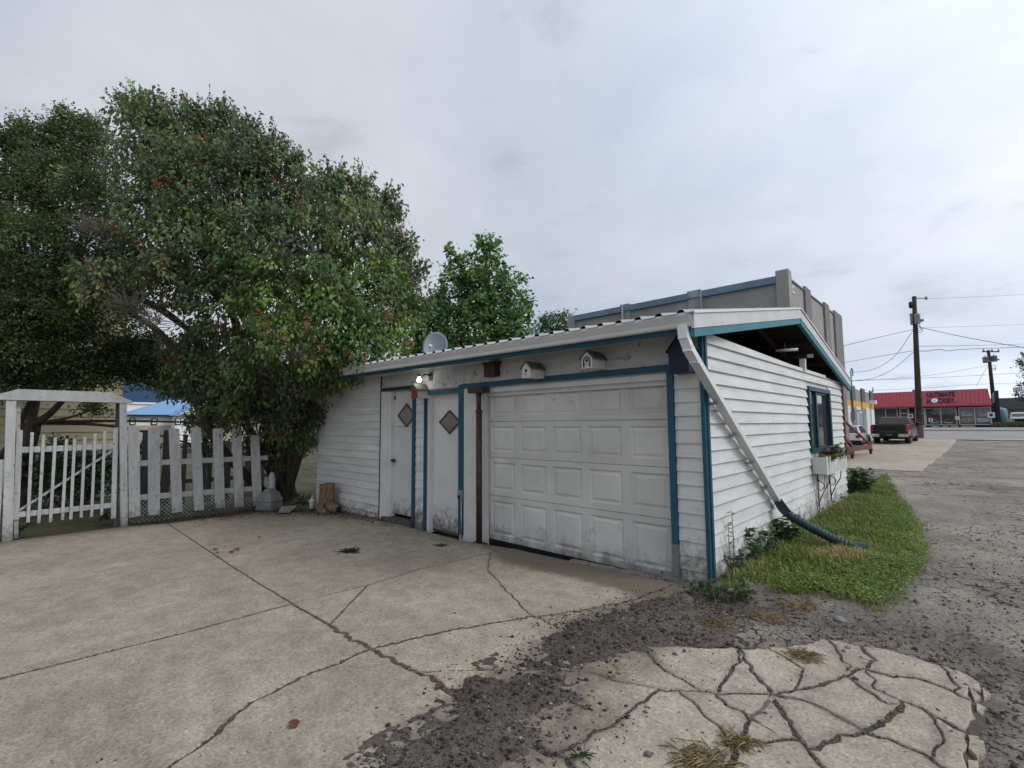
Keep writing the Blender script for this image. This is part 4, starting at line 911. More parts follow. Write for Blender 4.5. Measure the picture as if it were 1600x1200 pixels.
for yy in (4.42, 5.35):
    MB().tube([(.045, yy, bz0), (.045, yy, bz0-.55)], .009, 6).build('upright', 'wrought_iron', ib)
    MB().tube([(.05, yy, bz0-.48), (.12, yy+.02, bz0-.30), (.20, yy+.02, bz0-.15), (.22, yy, bz0-.02)], .008, 6).build('scroll', 'wrought_iron', ib)
    MB().tube(smooth_path([Vector((.05, yy, bz0-.12)), Vector((.13, yy+.05, bz0-.18)), Vector((.10, yy+.1, bz0-.28)), Vector((.05, yy+.06, bz0-.3))], 2), .007, 6).build('scroll', 'wrought_iron', ib)
    MB().tube(smooth_path([Vector((.045, yy, bz0-.55)), Vector((.07, yy+.03, bz0-.60)), Vector((.10, yy+.02, bz0-.56))], 2), .008, 6).build('scroll', 'wrought_iron', ib)

# ================================================================== FENCE, GATE, YARD ORNAMENTS
FX = -9.28                                     # line of the fence
sdx = lambda px, py, x=FX: SD(px, py, x)
arch = thing('garden_arch', (FX, -4.0, -.22), 'white timber arch with two posts framing the garden gate', 'arch')
def leanpost(name, pb, pt, w_, d_, m, par, x=FX, zb=None, zt=None):
    a, b_ = SD(*pb, x), SD(*pt, x); za = a[2] if zb is None else zb; zt_ = b_[2] if zt is None else zt
    return MB().hexa([(x-d_/2,a[1]-w_/2,za),(x+d_/2,a[1]-w_/2,za),(x+d_/2,a[1]+w_/2,za),(x-d_/2,a[1]+w_/2,za),(x-d_/2,b_[1]-w_/2,zt_),(x+d_/2,b_[1]-w_/2,zt_),(x+d_/2,b_[1]+w_/2,zt_),(x-d_/2,b_[1]+w_/2,zt_)]).build(name, m, par)
leanpost('post', (11.5, 842), (17.5, 626), .115, .11, 'white_fence', arch, zb=-.26)
leanpost('post', (194, 816), (192, 628), .10, .10, 'white_fence', arch, zb=-.26)
leanpost('inner_post', (25, 838), (29, 628), .05, .06, 'white_fence', arch, x=FX-.10, zb=-.25)
leanpost('inner_post', (181, 810), (184, 628), .05, .06, 'old_wood', arch, x=FX-.10, zb=-.25)
a0, a1 = SD(-22, 629, FX), SD(207, 629, FX); zt = SD(110, 611, FX)[2]; zl = SD(110, 627, FX)[2]
c0, c1 = SD(28, 611, FX)[1], SD(172, 611, FX)[1]
MB().prism([(FX-.07,a0[1],zl),(FX-.07,a1[1],zl-.01),(FX-.07,a1[1]-.02,zl+.03),(FX-.07,c1,zt),(FX-.07,c0,zt),(FX-.07,a0[1]+.02,zl+.04)], (0,0,0), (.14,0,0)).build('lintel', 'white_fence', arch)
gate = thing('garden_gate', (FX-.03, -4.0, -.2), 'narrow-picket white gate with a diagonal brace under the arch', 'gate')
gzm = (605, 345)
pk = [(232,348,202,997),(315,365,280,1003),(399,384,364,995),(480,400,450,980),(538,397,510,975),(612,382,585,962),(686,358,660,957),(755,340,732,945)]
for xt, yt, xb, yb in pk:
    s_ = 1015/220; x = FX-.02
    leanpost('picket', (xb/s_, 600+yb/s_), (xt/s_, 600+yt/s_), .040, .020, 'white_fence', gate, x=x)
def rail(name, p, q, h_, d_, x, m, par):
    a, b_ = SD(*p, x), SD(*q, x); return MB().bar(a, b_, d_, h_).build(name, m, par)
rail('rail', (33, 703), (178, 697), .095, .03, FX-.056, 'white_fence', gate)
rail('rail', (28, 804), (178, 789), .085, .03, FX-.056, 'white_fence', gate)
rail('brace', (29, 798), (176, 704), .034, .02, FX-.085, 'white_fence', gate)
leanpost('stile', (177, 810), (181, 668), .07, .03, 'white_fence', gate, x=FX-.055)
leanpost('stile', (25, 812), (31, 672), .07, .03, 'white_fence', gate, x=FX-.055)
fence = thing('picket_fence', (FX, -2.0, -.22), 'white picket fence with wide rough boards beside the lilac', 'fence')
s_ = 5.0
pks = [(145,432,150,1145,90),(303,440,302,1128,92),(459,445,485,1108,82),(628,440,655,1090,76),(801,447,818,1073,76),(949,449,968,1066,70),(1090,500,1112,1055,68)]
for k, (xt, yt, xb, yb, wz) in enumerate(pks):
    a, b_ = SD(180+(xb-wz/2)/s_, 580+yb/s_, FX+.02), SD(180+(xb+wz/2)/s_, 580+yb/s_, FX+.02); t_ = SD(180+xt/s_, 580+yt/s_, FX+.02); wd = b_[1]-a[1]
    cy = (a[1]+b_[1])/2; cz = a[2]; sk = random.Random(k).uniform(-.012, .012)
    MB().hexa([(FX,cy-wd/2,cz),(FX+.03,cy-wd/2,cz),(FX+.03,cy+wd/2,cz+sk),(FX,cy+wd/2,cz+sk),(FX,t_[1]-wd/2,t_[2]+sk),(FX+.03,t_[1]-wd/2,t_[2]+sk),(FX+.03,t_[1]+wd/2,t_[2]-sk),(FX,t_[1]+wd/2,t_[2]-sk)]).build('picket', 'white_fence', fence)
rail('rail', (196, 725), (418, 715), .10, .04, FX-.03, 'white_fence', fence)
rail('rail', (196, 779), (402, 763), .10, .04, FX-.03, 'white_fence', fence)
# diamond lattice along the foot of the fence, each strip a piece
ya, yb = SD(205, 800, FX)[1], SD(395, 780, FX)[1]; z0l, z1l = -.24, .16; w_ = z1l-z0l
k = ya-w_
while k < yb:
    for sgn in (1, -1):
        lo, hi = max(k, ya), min(k+w_, yb)
        if hi-lo > .05:
            f0, f1 = (lo-k)/w_, (hi-k)/w_
            za, zb_ = (z0l+f0*w_, z0l+f1*w_) if sgn == 1 else (z1l-f0*w_, z1l-f1*w_)
            MB().bar((FX-.058-.006*sgn, lo, za), (FX-.058-.006*sgn, hi, zb_), .006, .016, (1,0,0)).build('lattice_strip', 'white_fence', fence)
    k += .075
# left neighbour of the arch, cut by the frame
lf = thing('board_fence', (FX, -5.4, -.22), 'white board fence left of the arch at the picture edge', 'fence')
for k in range(7):
    yy = SD(5, 760, FX)[1]-.075-.155*k
    MB().box(FX-.01, FX+.015, yy-.07, yy+.07, -.2, 1.02-.02*(k % 2)).build('board', 'white_fence', lf)
MB().box(FX-.05, FX-.011, -6.1, SD(5, 760, FX)[1], .62, .71).build('rail', 'white_fence', lf)
MB().box(FX-.05, FX-.011, -6.1, SD(5, 760, FX)[1], .0, .09).build('rail', 'white_fence', lf)
# weathered boards of an older fence further back
of = thing('old_fence', (-11.3, -1.5, -.22), 'dark weathered board fence seen through the white pickets', 'fence')
for (px, top, wd) in ((225,672,.15),(240,676,.14),(258,672,.16),(286,679,.09),(318,684,.09),(326,700,.10),(352,690,.2),(372,690,.2),(388,700,.2),(405,690,.22),(425,690,.2)):
    a = SD(px, 760, -11.3); b_ = SD(px, top, -11.3)
    MB().box(-11.31, -11.29, a[1]-wd/2, a[1]+wd/2, -.25, b_[2]).build('board', 'old_wood', of)
MB().box(-11.35, -11.311, SD(215,720,-11.3)[1], SD(430,720,-11.3)[1], .22, .31).build('rail', 'old_wood', of)
# hollow log beside the wall
lg = G(510, 800); lgb = Vector((lg[0], lg[1], lg[2]-.01))
log = thing('hollow_log', lgb, 'upright hollow log stump with a dark hole against the siding', 'log')
mb = MB(); na = 22; hs = [0, .05, .12, .2, .3, .4, .5, .56]; rr = [.20, .175, .16, .15, .142, .14, .143, .145]
lr = random.Random(5); offs = [lr.uniform(-.02, .02) for _ in range(na)]
vs = []
for h_, r in zip(hs, rr):
    for j in range(na):
        q = 2*math.pi*j/na; vs.append((lgb.x+(r+offs[j]*(1.3-h_))*math.cos(q), lgb.y+(r+offs[j]*(1.3-h_))*math.sin(q), lgb.z+h_+(offs[j]*.8 if h_ > .5 else 0)))
kk = len(hs)
for j in range(na): 
    q = 2*math.pi*j/na; vs.append((lgb.x+.095*math.cos(q), lgb.y+.095*math.sin(q), lgb.z+.56))
for j in range(na):
    q = 2*math.pi*j/na; vs.append((lgb.x+.085*math.cos(q), lgb.y+.085*math.sin(q), lgb.z+.40))
fs = [(i*na+j, i*na+(j+1)%na, (i+1)*na+(j+1)%na, (i+1)*na+j) for i in range(kk+1) for j in range(na)]+[tuple(range((kk+1)*na, (kk+2)*na))]
mb.add(vs, fs, True).build('trunk', 'log', log)
tow = Vector((CAM[0]-lgb.x, CAM[1]-lgb.y, 0)).normalized()
hc = lgb+tow*.165+Vector((0,0,.16))
MB().lathe(hc, [(.062,-.05),(.066,.0),(.062,.012)], 16, tow).build('hole', 'black_metal', log)
MB().lathe(hc, [(.084,-.03),(.09,.0),(.082,.010),(.067,.012),(.066,-.02)], 16, tow).build('hole_rim', 'bark_pale', log)
rt = Vector((.96, .12, 0))
MB().tube([lgb+rt*.10+Vector((0,0,.16))+tow*.05, lgb+rt*.24+Vector((0,0,.12))+tow*.08, lgb+rt*.40+Vector((0,0,.11))+tow*.06], [.10,.085,.07], 12).build('root_stub', 'log', log)
MB().tube([lgb+rt*.395+Vector((0,0,.11))+tow*.06, lgb+rt*.45+Vector((0,0,.11))+tow*.055], [.055,.05], 12).build('cut_end', 'black_metal', log)
# little white lantern
c = Vector(G(487, 797)); c.z -= .005
ln_ = thing('lantern', c, 'small white lantern on the ground left of the hollow log', 'lantern')
MB().lathe(c, [(.055,0),(.06,.02),(.05,.03)], 10).build('base', 'black_metal', ln_)
MB().lathe(c, [(.045,.031),(.048,.17),(.05,.18)], 10).build('body', 'white_trim', ln_)
MB().lathe(c, [(.07,.181),(.06,.20),(.025,.235),(.012,.25)], 10).build('cap', 'white_trim', ln_)
MB().tube(smooth_path([c+Vector((.03,0,.24)), c+Vector((.025,0,.30)), c+Vector((-.025,0,.30)), c+Vector((-.03,0,.24))], 2), .005, 6).build('handle', 'white_trim', ln_)
# two-tier grey hip-roofed feeder
c = Vector(G(421, 795)); c.z -= .005
bf = thing('tiered_feeder', c, 'grey two-tier tapered wooden feeder at the end of the picket fence', 'feeder')
ang_ = R_(30); ca, sa = math.cos(ang_), math.sin(ang_)
def frus(w0, w1, z0, z1): 
    q = lambda w_, z: [(c.x+ca*sx*w_-sa*sy*w_, c.y+sa*sx*w_+ca*sy*w_, c.z+z) for sx, sy in ((-1,-1),(1,-1),(1,1),(-1,1))]
    return MB().hexa(q(w0, z0)+q(w1, z1))
frus(.19, .165, 0, .17).build('lower_tier', 'lead_grey', bf)
frus(.17, .17, .17, .178).build('gap_strip', 'black_metal', bf)
frus(.185, .125, .178, .36).build('upper_tier', 'lead_grey', bf)
frus(.10, .07, .36, .42).build('cap', 'lead_grey', bf)
for z_ in (.15, .345): MB().lathe(c+Vector((CAM[0]-c.x, CAM[1]-c.y, 0)).normalized()*(.178 if z_ < .2 else .14)+Vector((0,0,z_)), [(.02,-.02),(.02,.004)], 10, Vector((CAM[0]-c.x, CAM[1]-c.y, 0))).build('hole', 'black_metal', bf)
# pale garden figure behind it
c2 = Vector(SD(424, 768, FX-.15)); c2.z = -.1
gf = thing('garden_ornament', c2, 'pale weathered post stump between the feeder and the lilac trunk', 'ornament')
MB().lathe(c2, [(.09,-.1),(.085,.1),(.07,.3),(.075,.45),(.05,.56),(.03,.60)], 10).build('column', 'white_fence', gf)
# shard of board lying by the tree
c = G(446, 797, .02); rk = thing('loose_board', c, 'pale broken board lying on the earth left of the lantern', 'board')
MB().hexa([tuple(G(434,801,.0)),tuple(G(452,801,.0)),tuple(G(464,790,.03)),tuple(G(440,791,.03)),tuple(G(434,801,.03)),tuple(G(452,801,.03)),tuple(G(464,790,.07)),tuple(G(440,791,.07))]).build('plank', 'white_fence', rk)

# ================================================================== BUILDINGS
# ---- tall grey rendered building behind the garage
gx, gy0b, gy1b = -3.2, 17.0, float(SD(1314, 490, -3.2)[1]); gxl = float(FR(890, 490, gy0b)[0])
zc = float(FR(1213, 436, gy0b)[2]); gb = thing('grey_building', (gx, gy0b, 0), 'tall grey rendered building with piers and blue metal coping behind the garage', 'building')
MB().box(gxl, gx, gy0b, gy1b, -.3, zc-.02).build('wall', 'stucco_grey', gb)
def pier(x0, x1, y0, y1, zt, m='stucco_grey'): return MB().box(x0, x1, y0, y1, -.3, zt).build('pier', m, gb)
zt = float(FR(1214, 424, gy0b)[2])
pier(fx(1213, 440, gy0b), gx+.10, gy0b-.10, gy0b+.40, zt)
pier(gxl-.08, gxl+.42, gy0b-.10, gy0b+.4, zc+.12)
for pa, pb in ((1258.5, 1267), (1288, 1295), (1303, 1314)):
    ya, yb = SD(pa, 520, gx)[1], SD(pb, 520, gx)[1]
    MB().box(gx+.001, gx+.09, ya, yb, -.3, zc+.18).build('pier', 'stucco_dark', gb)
for pa, pb in ((1076, 1094), (971, 985)):
    xa, xb = fx(pa, 470, gy0b), fx(pb, 470, gy0b); MB().box(xa, xb, gy0b-.10, gy0b-.001, -.3, zc-.05).build('pier', 'stucco_grey', gb)
edges = [fx(895, 490, gy0b)+.2, fx(971, 480, gy0b), fx(1076, 455, gy0b), fx(1213, 435, gy0b)]
for k in range(3): MB().box(edges[k]+.01, edges[k+1]-.01, gy0b-.13, gy0b+.3, zc-.19+.0*k, zc+.10).build('coping', 'coping_blue', gb)
for a, b_ in ((971, 985), (1076, 1096)): MB().box(fx(a, 470, gy0b), fx(b_, 470, gy0b), gy0b-.16, gy0b+.31, zc-.16, zc+.17).build('coping', 'coping_blue', gb)
ysr = [gy0b+.4]+[float(SD(p_, 520, gx)[1]) for p_ in (1258.5, 1288, 1303)]
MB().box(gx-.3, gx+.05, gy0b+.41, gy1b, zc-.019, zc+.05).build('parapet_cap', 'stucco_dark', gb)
for px, m in ((1095.5, 'coping_blue'), (972.5, 'grey_metal')):
    xx = fx(px, 480, gy0b-.2); MB().tube([(xx, gy0b-.2, -.2), (xx, gy0b-.2, zc+.12)], .055, 8).build('downpipe', m, gb)
for px, py in ((1239, 452.5), (1294.5, 494)):
    c = SD(px, py, gx); v = MB().box(gx+.001, gx+.03, c[1]-.16, c[1]+.16, c[2]-.16, c[2]+.16).build('vent', 'sign_white', gb)
    MB().box(gx+.0305, gx+.035, c[1]-.10, c[1]+.10, c[2]-.10, c[2]+.10).build('grille', 'stucco_dark', v)
# ---- low white block building with the yellow band
wx = -4.2; wy0 = gy1b+1.2; wy1 = float(SD(1364, 640, wx)[1]); wt = float(SD(1362, 615, wx)[2])
wb = thing('white_building', (wx, wy0, 0), 'low white block building with grey top and yellow band along the alley', 'building')
zg, zy = wt-.92, wt-1.32
MB().box(-12, wx, wy0, wy1, -.2, zy).build('lower_wall', 'block_white', wb)
MB().box(-12, wx+.002, wy0, wy1+.002, zy+.001, zg).build('painted_band', 'yellow_band', wb)
MB().box(-12, wx, wy0, wy1, zg+.001, wt).build('upper_wall', 'block_grey', wb)
for pa, pb in ((1314, 1319), (1331, 1336.5), (1346.5, 1351.5), (1360, 1364)):
    ya, yb = SD(pa, 650, wx)[1], SD(pb, 650, wx)[1]
    pr = MB().box(wx+.003, wx+.10, ya, yb, -.1, zy-.1).build('pier', 'block_white' if pb > 1360 else 'grey_metal', wb)
    MB().box(wx+.003, wx+.103, ya, yb, zy-.099, zg).build('pier_band', 'yellow_band', pr)
    MB().box(wx+.003, wx+.10, ya, yb, zg+.001, wt+.16).build('pier_top', 'block_dark_grey', pr)
ya, yb = SD(1340.5, 660, wx)[1], SD(1350.5, 660, wx)[1]; zd = float(SD(1346, 643, wx)[2])
dr = MB().box(wx+.003, wx+.06, ya, yb, .12, zd).build('door', 'block_white', wb)
MB().box(wx+.061, wx+.07, ya+.25, yb-.6, .12+(zd-.12)*.48, zd-.12).build('louvre', 'block_grey', dr)
MB().box(wx+.003, wx+.09, ya-.1, yb+.1, zd+.001, zd+.1).build('lintel', 'block_grey', dr)
ya = SD(1330.5, 650, wx)[1]; zm0, zm1 = SD(1330, 655, wx)[2], SD(1330, 644, wx)[2]
mt = MB().box(wx+.003, wx+.25, ya-.3, ya+.3, zm0, zm1).build('meter_box', 'lead_grey', wb)
MB().tube([(wx+.12, ya, zm1), (wx+.12, ya, wt+.7)], .05, 6).build('conduit', 'lead_grey', mt)
c = Vector((wx+.12, ya, wt+.7))
MB().tube(smooth_path([c, c+Vector((0,.05,.5)), c+Vector((0,.5,.75)), c+Vector((0,.9,.5)), c+Vector((0,.7,.15))], 2), .04, 6).build('service_head', 'lead_grey', mt)
c = Vector(SD(1364, 613, wx)); MB().tube([c, c+Vector((0,0,.45))], .05, 6).build('vent_pipe', 'grey_metal', wb)
c = Vector(SD(1366, 628, wx+.3)); MB().box(c.x-.3, c.x+.15, c.y-.25, c.y+.25, c.z-.18, c.z+.12).build('wall_lamp', 'sign_white', wb)
# ---- the hockey shop across the street
SY = 74.0; s0 = .90; F_ = lambda px, py, y=SY: FR(px, py, y)
sxl, sxr = -15.0, float(F_(1549, 650)[0]); zrb, zrt = float(F_(1460, 634, SY-1.2)[2]), float(F_(1460, 610.3, SY+.2)[2])
shop = thing('hockey_shop', (0, SY, s0), 'red metal roofed hockey shop with black front across the street', 'shop')
MB().box(sxl, sxr+.45, SY, SY+12, .6, zrb+.2).build('wall', 'shop_black', shop)
MB().box(sxr+.451, sxr+.75, SY-.2, SY+12, .6, zrt-.3).build('end_wall', 'shop_navy', shop)
rr = MB().hexa([(sxl,SY-1.2,zrb),(sxr+.1,SY-1.2,zrb),(sxr+.1,SY+4,zrb),(sxl,SY+4,zrb),(sxl,SY+.2,zrt),(sxr-.1,SY+.2,zrt),(sxr-.1,SY+4,zrt),(sxl,SY+4,zrt)]).build('roof', 'shop_red', shop)
sl_ = Vector((0, 1.4, zrt-zrb)); sln = sl_.normalized(); nrm = Vector((0, -sln.z, sln.y))
k = 0
while sxl+.2+k*.36 < sxr:
    x = sxl+.2+k*.36; a = Vector((x, SY-1.2, zrb))+nrm*.02; MB().bar(a, a+sl_*.99, .035, .05, nrm).build('seam', 'shop_red', rr); k += 1
MB().box(sxl, sxr+.14, SY-1.24, SY-1.16, zrb-.12, zrb+.03).build('eave_trim', 'shop_red', rr)
MB().box(float(F_(1425, 612)[0]), float(F_(1437, 612)[0]), SY+.25, SY+1.2, zrt-.1, zrt+.22).build('roof_hatch', 'shop_red', rr)
def text_mesh(name, body, px, py, hpx, m, parent, origin, xax, yax, wpx=None, bold=.02, depth=.02, up_m=None):
    cu = bpy.data.curves.new(name, 'FONT'); cu.body = body; cu.size = 1; cu.extrude = depth; cu.offset = bold; cu.align_x = 'CENTER'; cu.align_y = 'CENTER'
    to = bpy.data.objects.new(name, cu); col.objects.link(to); bpy.context.view_layer.update()
    me = bpy.data.meshes.new_from_object(to.evaluated_get(bpy.context.evaluated_depsgraph_get())); bpy.data.objects.remove(to)
    co = np.zeros(len(me.vertices)*3); me.vertices.foreach_get('co', co); co = co.reshape(-1, 3)
    w0 = co[:,0].max()-co[:,0].min(); h0 = co[:,1].max()-co[:,1].min(); co[:,0] -= (co[:,0].max()+co[:,0].min())/2; co[:,1] -= (co[:,1].max()+co[:,1].min())/2
    xax = Vector(xax).normalized(); yax = Vector(yax).normalized(); zax = xax.cross(yax); off = OFF.get(parent, Vector((0,0,0)))
    co[:,0] *= wpx/w0; co[:,1] *= hpx/h0
    W = np.outer(co[:,0], xax)+np.outer(co[:,1], yax)+np.outer(co[:,2], zax)+np.array(Vector(origin)-off)
    me.vertices.foreach_set('co', W.astype(np.float32).ravel()); me.materials.clear(); me.materials.append(MATS[m]); me.update()
    o = bpy.data.objects.new(name, me); link(o, parent); OFF[o] = off; return o
def onroof(px, py):
    d = ray(px, py); p0 = np.array((0, SY-1.2, zrb)); n_ = np.array(nrm); t = ((p0-CAM)@n_)/(d@n_); return Vector(CAM+d*t)+nrm*.06
sc = 1/ (FPX/ zdep((0, SY, 3)))           # metres to a pixel at the shop, square on
ul, ur = onroof(1448.5, 617), onroof(1492, 616); text_mesh('lettering', 'ULTIMATE', 0, 0, (onroof(1470,613)-onroof(1470,620)).length, 'ink_navy', shop, (ul+ur)/2, (1,0,0), sln, (ur-ul).length, .03)
hl, hr = onroof(1449, 627), onroof(1455.5, 627); hh = (onroof(1470,622.5)-onroof(1470,630)).length
text_mesh('lettering', 'H', 0, 0, hh, 'ink_navy', shop, (hl+hr)/2, (1,0,0), sln, (hr-hl).length, .03)
hl, hr = onroof(1465, 626.5), onroof(1493, 625.5); text_mesh('lettering', 'CKEY.', 0, 0, hh, 'ink_navy', shop, (hl+hr)/2, (1,0,0), sln, (hr-hl).length, .03)
pc = onroof(1460.2, 626.6); pr_ = (onroof(1460,622.4)-onroof(1460,631)).length*.36
pk_ = MB().lathe(pc, [(pr_,-.02),(pr_,.05)], 24, nrm).build('puck_sign', 'sign_white', shop)
MB().lathe(pc+nrm*.055, [(pr_*.45,-.004),(pr_*.45,.004)], 16, nrm).build('puck_ring', 'block_grey', pk_)
MB().lathe(pc+nrm*.062, [(pr_*.2,-.002),(pr_*.2,.005)], 12, nrm).build('puck_centre', 'sign_white', pk_)
# shop front: windows, doors, notices
def shopwin(pa, pb, pt, pbm, n, name='display_window'):
    a, b_ = F_(pa, pbm, SY-.03), F_(pb, pt, SY-.03); x0, x1, z0, z1 = a[0], b_[0], a[2], b_[2]; w_ = .09
    fr = MB()
    for q in ((x0, x1, z0, z0+w_), (x0, x1, z1-w_, z1)): fr.box(q[0], q[1], SY-.12, SY-.001, q[2], q[3])
    for k in range(n+1):
        xx = x0+(x1-x0-w_)*k/n; fr.box(xx, xx+w_, SY-.122, SY-.002, z0+w_+.001, z1-w_-.001)
    f = fr.build(name, 'shop_frame', shop)
    for k in range(n):
        xa = x0+(x1-x0-w_)*k/n+w_+.002; xb = x0+(x1-x0-w_)*(k+1)/n-.002; MB().box(xa, xb, SY-.05, SY-.03, z0+w_+.002, z1-w_-.002).build('pane', 'glass_dark', f)
    return f, x0, x1, z0, z1
w1, a0_, a1_, b0_, b1_ = shopwin(1447, 1494, 636.5, 664.5, 2)
w2, c0_, c1_, d0_, d1_ = shopwin(1499, 1548, 635.5, 664, 2)
shopwin(1367, 1402, 637.5, 668, 2); 
def shopdoor(pa, pb, pt, pbm):
    a, b_ = F_(pa, pbm, SY-.03), F_(pb, pt, SY-.03); x0, x1, z0, z1 = a[0], b_[0], a[2], b_[2]
    d = MB().box(x0, x0+.12, SY-.1, SY-.001, z0, z1).box(x1-.12, x1, SY-.1, SY-.001, z0, z1).box(x0+.121, x1-.121, SY-.1, SY-.001, z1-.12, z1).box(x0+.121, x1-.121, SY-.1, SY-.001, z1-.75, z1-.65).box(x0+.121, x1-.121, SY-.1, SY-.001, z0, z0+.2).build('shop_door', 'shop_frame', shop)
    MB().box(x0+.122, x1-.122, SY-.05, SY-.03, z0+.201, z1-.751).build('pane', 'glass_dark', d); MB().box(x0+.122, x1-.122, SY-.05, SY-.03, z1-.649, z1-.121).build('pane', 'glass_dark', d)
    MB().tube([(x0+.2, SY-.16, z0+1.0), (x0+.2, SY-.16, z0+1.5)], .03, 6).build('handle', 'chrome', d)
shopdoor(1407, 1420, 637, 667.5); shopdoor(1431, 1444.5, 637, 667)
yp = SY-.056
def disc(cx, cz, rx, rz, m, par, y=yp, n=18, hole=0.0, a0=0, a1=2*math.pi):
    vs, fs = [], []
    for k in range(n+1):
        q = a0+(a1-a0)*k/n; vs += [(cx+rx*math.cos(q), y, cz+rz*math.sin(q)), (cx+rx*hole*math.cos(q), y, cz+rz*hole*math.sin(q))]
    for k in range(n): fs.append((2*k, 2*k+2, 2*k+3, 2*k+1))
    m0 = MB().add(vs, fs); m0.add([(x, y+.003, z) for x, y, z in vs], fs); return m0.build('window_print', m, par)
def stroke(pts, w_, m, par, y=yp):
    mb = MB()
    for a, b_ in zip(pts[:-1], pts[1:]): mb.bar((a[0], y, a[1]), (b_[0], y, b_[1]), .004, w_, (0,1,0) if False else (0,0,1))
    return mb.build('window_print', m, par)
wm_, hm_ = (a0_+a1_)/2, b1_-b0_; ww = a1_-a0_
text_mesh('window_lettering', 'ULTIMATE', 0, 0, hm_*.085, 'print_white', w1, (wm_-.05, yp, b0_+hm_*.70), (1,0,0), (0,0,1), ww*.47, .02, .002)
text_mesh('window_lettering', 'HOCKEY', 0, 0, hm_*.22, 'print_red', w1, (wm_-.05, yp, b0_+hm_*.48), (1,0,0), (0,0,1), ww*.84, .03, .002)
disc(wm_-ww*.02, b0_+hm_*.52, ww*.34, hm_*.34, 'print_white', w1, hole=.94, a0=.45, a1=math.pi-.45)
for s in (-1, 1):
    stroke([(wm_+s*ww*.24, b0_+hm_*.36), (wm_-s*ww*.02, b0_+hm_*.13)], .05, 'print_white', w1, yp-.004*(s+1))
    stroke([(wm_+s*ww*.08, b0_+hm_*.145), (wm_+s*ww*.36, b0_+hm_*.15)], .16, 'print_white', w1, yp-.004*(s+1))
    disc(wm_+s*ww*.14, b0_+hm_*.90, ww*.10, hm_*.05, 'print_white', w1, hole=.5)
xq = (c0_+c1_)/2; w4 = (c1_-c0_)/2
def pict(cx, cz, w_, h_, kind, par):
    rn = random.Random(kind)
    if kind == 0:
        disc(cx, cz+h_*.05, w_*.42, h_*.40, 'print_white', par, hole=.55, a0=2.4, a1=6.0); stroke([(cx-w_*.4, cz-h_*.35), (cx+w_*.45, cz-h_*.38)], .22, 'print_white', par); disc(cx-w_*.05, cz+h_*.1, w_*.2, h_*.16, 'print_white', par, yp-.004)
    elif kind == 1:
        stroke([(cx-w_*.35, cz-h_*.1), (cx-w_*.1, cz+h_*.55)], .14, 'print_white', par); disc(cx+w_*.05, cz+h_*.08, w_*.33, h_*.26, 'print_white', par, yp-.004, hole=.6); stroke([(cx-w_*.3, cz-h_*.32), (cx+w_*.42, cz-h_*.36)], .3, 'print_white', par)
    elif kind == 2:
        disc(cx, cz, w_*.42, h_*.36, 'print_white', par, hole=.78); disc(cx, cz, w_*.24, h_*.2, 'print_white', par, yp-.004, hole=.5); stroke([(cx-w_*.45, cz), (cx+w_*.45, cz+h_*.3)], .08, 'print_white', par, yp-.008)
    else:
        stroke([(cx-w_*.45, cz+h_*.1), (cx+w_*.45, cz-h_*.05)], .32, 'print_white', par); stroke([(cx-w_*.42, cz-h_*.25), (cx+w_*.3, cz-h_*.2)], .14, 'print_white', par, yp-.004)
hw2 = d1_-d0_
for k, (cx, cz) in enumerate(((c0_+w4*.5, d0_+hw2*.70), (c0_+w4*1.5, d0_+hw2*.70), (c0_+w4*.5, d0_+hw2*.26), (c0_+w4*1.5, d0_+hw2*.28))): pict(cx, cz, w4*.9, hw2*.42, k, w2)
for px, py, r, lab in ((1496, 653, 2.0, 0), (1548.7, 648.5, 3.0, 1), (1422.5, 650, 2.6, 1), (1454.2, 656, 2.0, 1)):
    c = F_(px, py, SY-.14); q = r*sc*1.35
    nt_ = MB().box(c[0]-q, c[0]+q, SY-.15, SY-.135, c[2]-q, c[2]+q).build('notice', 'sign_white', shop)
    if lab: MB().box(c[0]-q*.42, c[0]+q*.42, SY-.154, SY-.1505, c[2]-q*.45, c[2]+q*.5).build('notice_mark', 'ink_navy', nt_)
for pa, pb, wh_ in ((1456, 1468, 'leftmost'), (1472, 1482, 'second from left'), (1486, 1498, 'third from left'), (1502, 1524, 'rightmost')):
    a, b_ = F_(pa, 669, SY-3), F_(pb, 669, SY-3)
    tag(MB().prism([(a[0],SY-3.1,.92),(a[0],SY-2.9,.92),(a[0],SY-2.94,1.05),(a[0],SY-3.06,1.05)], (0,0,0), (b_[0]-a[0],0,0)).build('parking_stop', 'concrete_pale'), wh_+' of the low concrete parking stops in front of the shop', 'parking stop', 'parking stops before the shop')
# ---- beyond the shop at the right edge
fb_ = thing('far_warehouse', (12, 98, .8), 'long dark grey roofed warehouse beyond the shop at the right edge', 'building')
za, zb_ = float(FR(1575, 640, 98)[2]), float(FR(1575, 622, 98)[2]); xa = float(FR(1550, 640, 98)[0])
MB().box(xa-4, xa+60, 98, 115, .5, za).build('wall', 'house_tan', fb_)
MB().box(xa-4.5, xa+61, 97.3, 116, za+.01, zb_).build('roof_fascia', 'block_dark_grey', fb_)
tkc = FR(1564, 665, 90); tk = thing('blue_tank', (tkc[0], 90, .8), 'pale blue upright tank between the shop and the white car', 'tank')
MB().lathe((tkc[0], 90, .8), [(.75,0),(.75,2.3),(.6,2.5),(.2,2.62)], 16).build('shell', 'far_blue_tank', tk)
MB().lathe((tkc[0], 90, .8), [(.2,2.62),(.2,2.72)], 10).build('lid', 'grey_metal', tk)
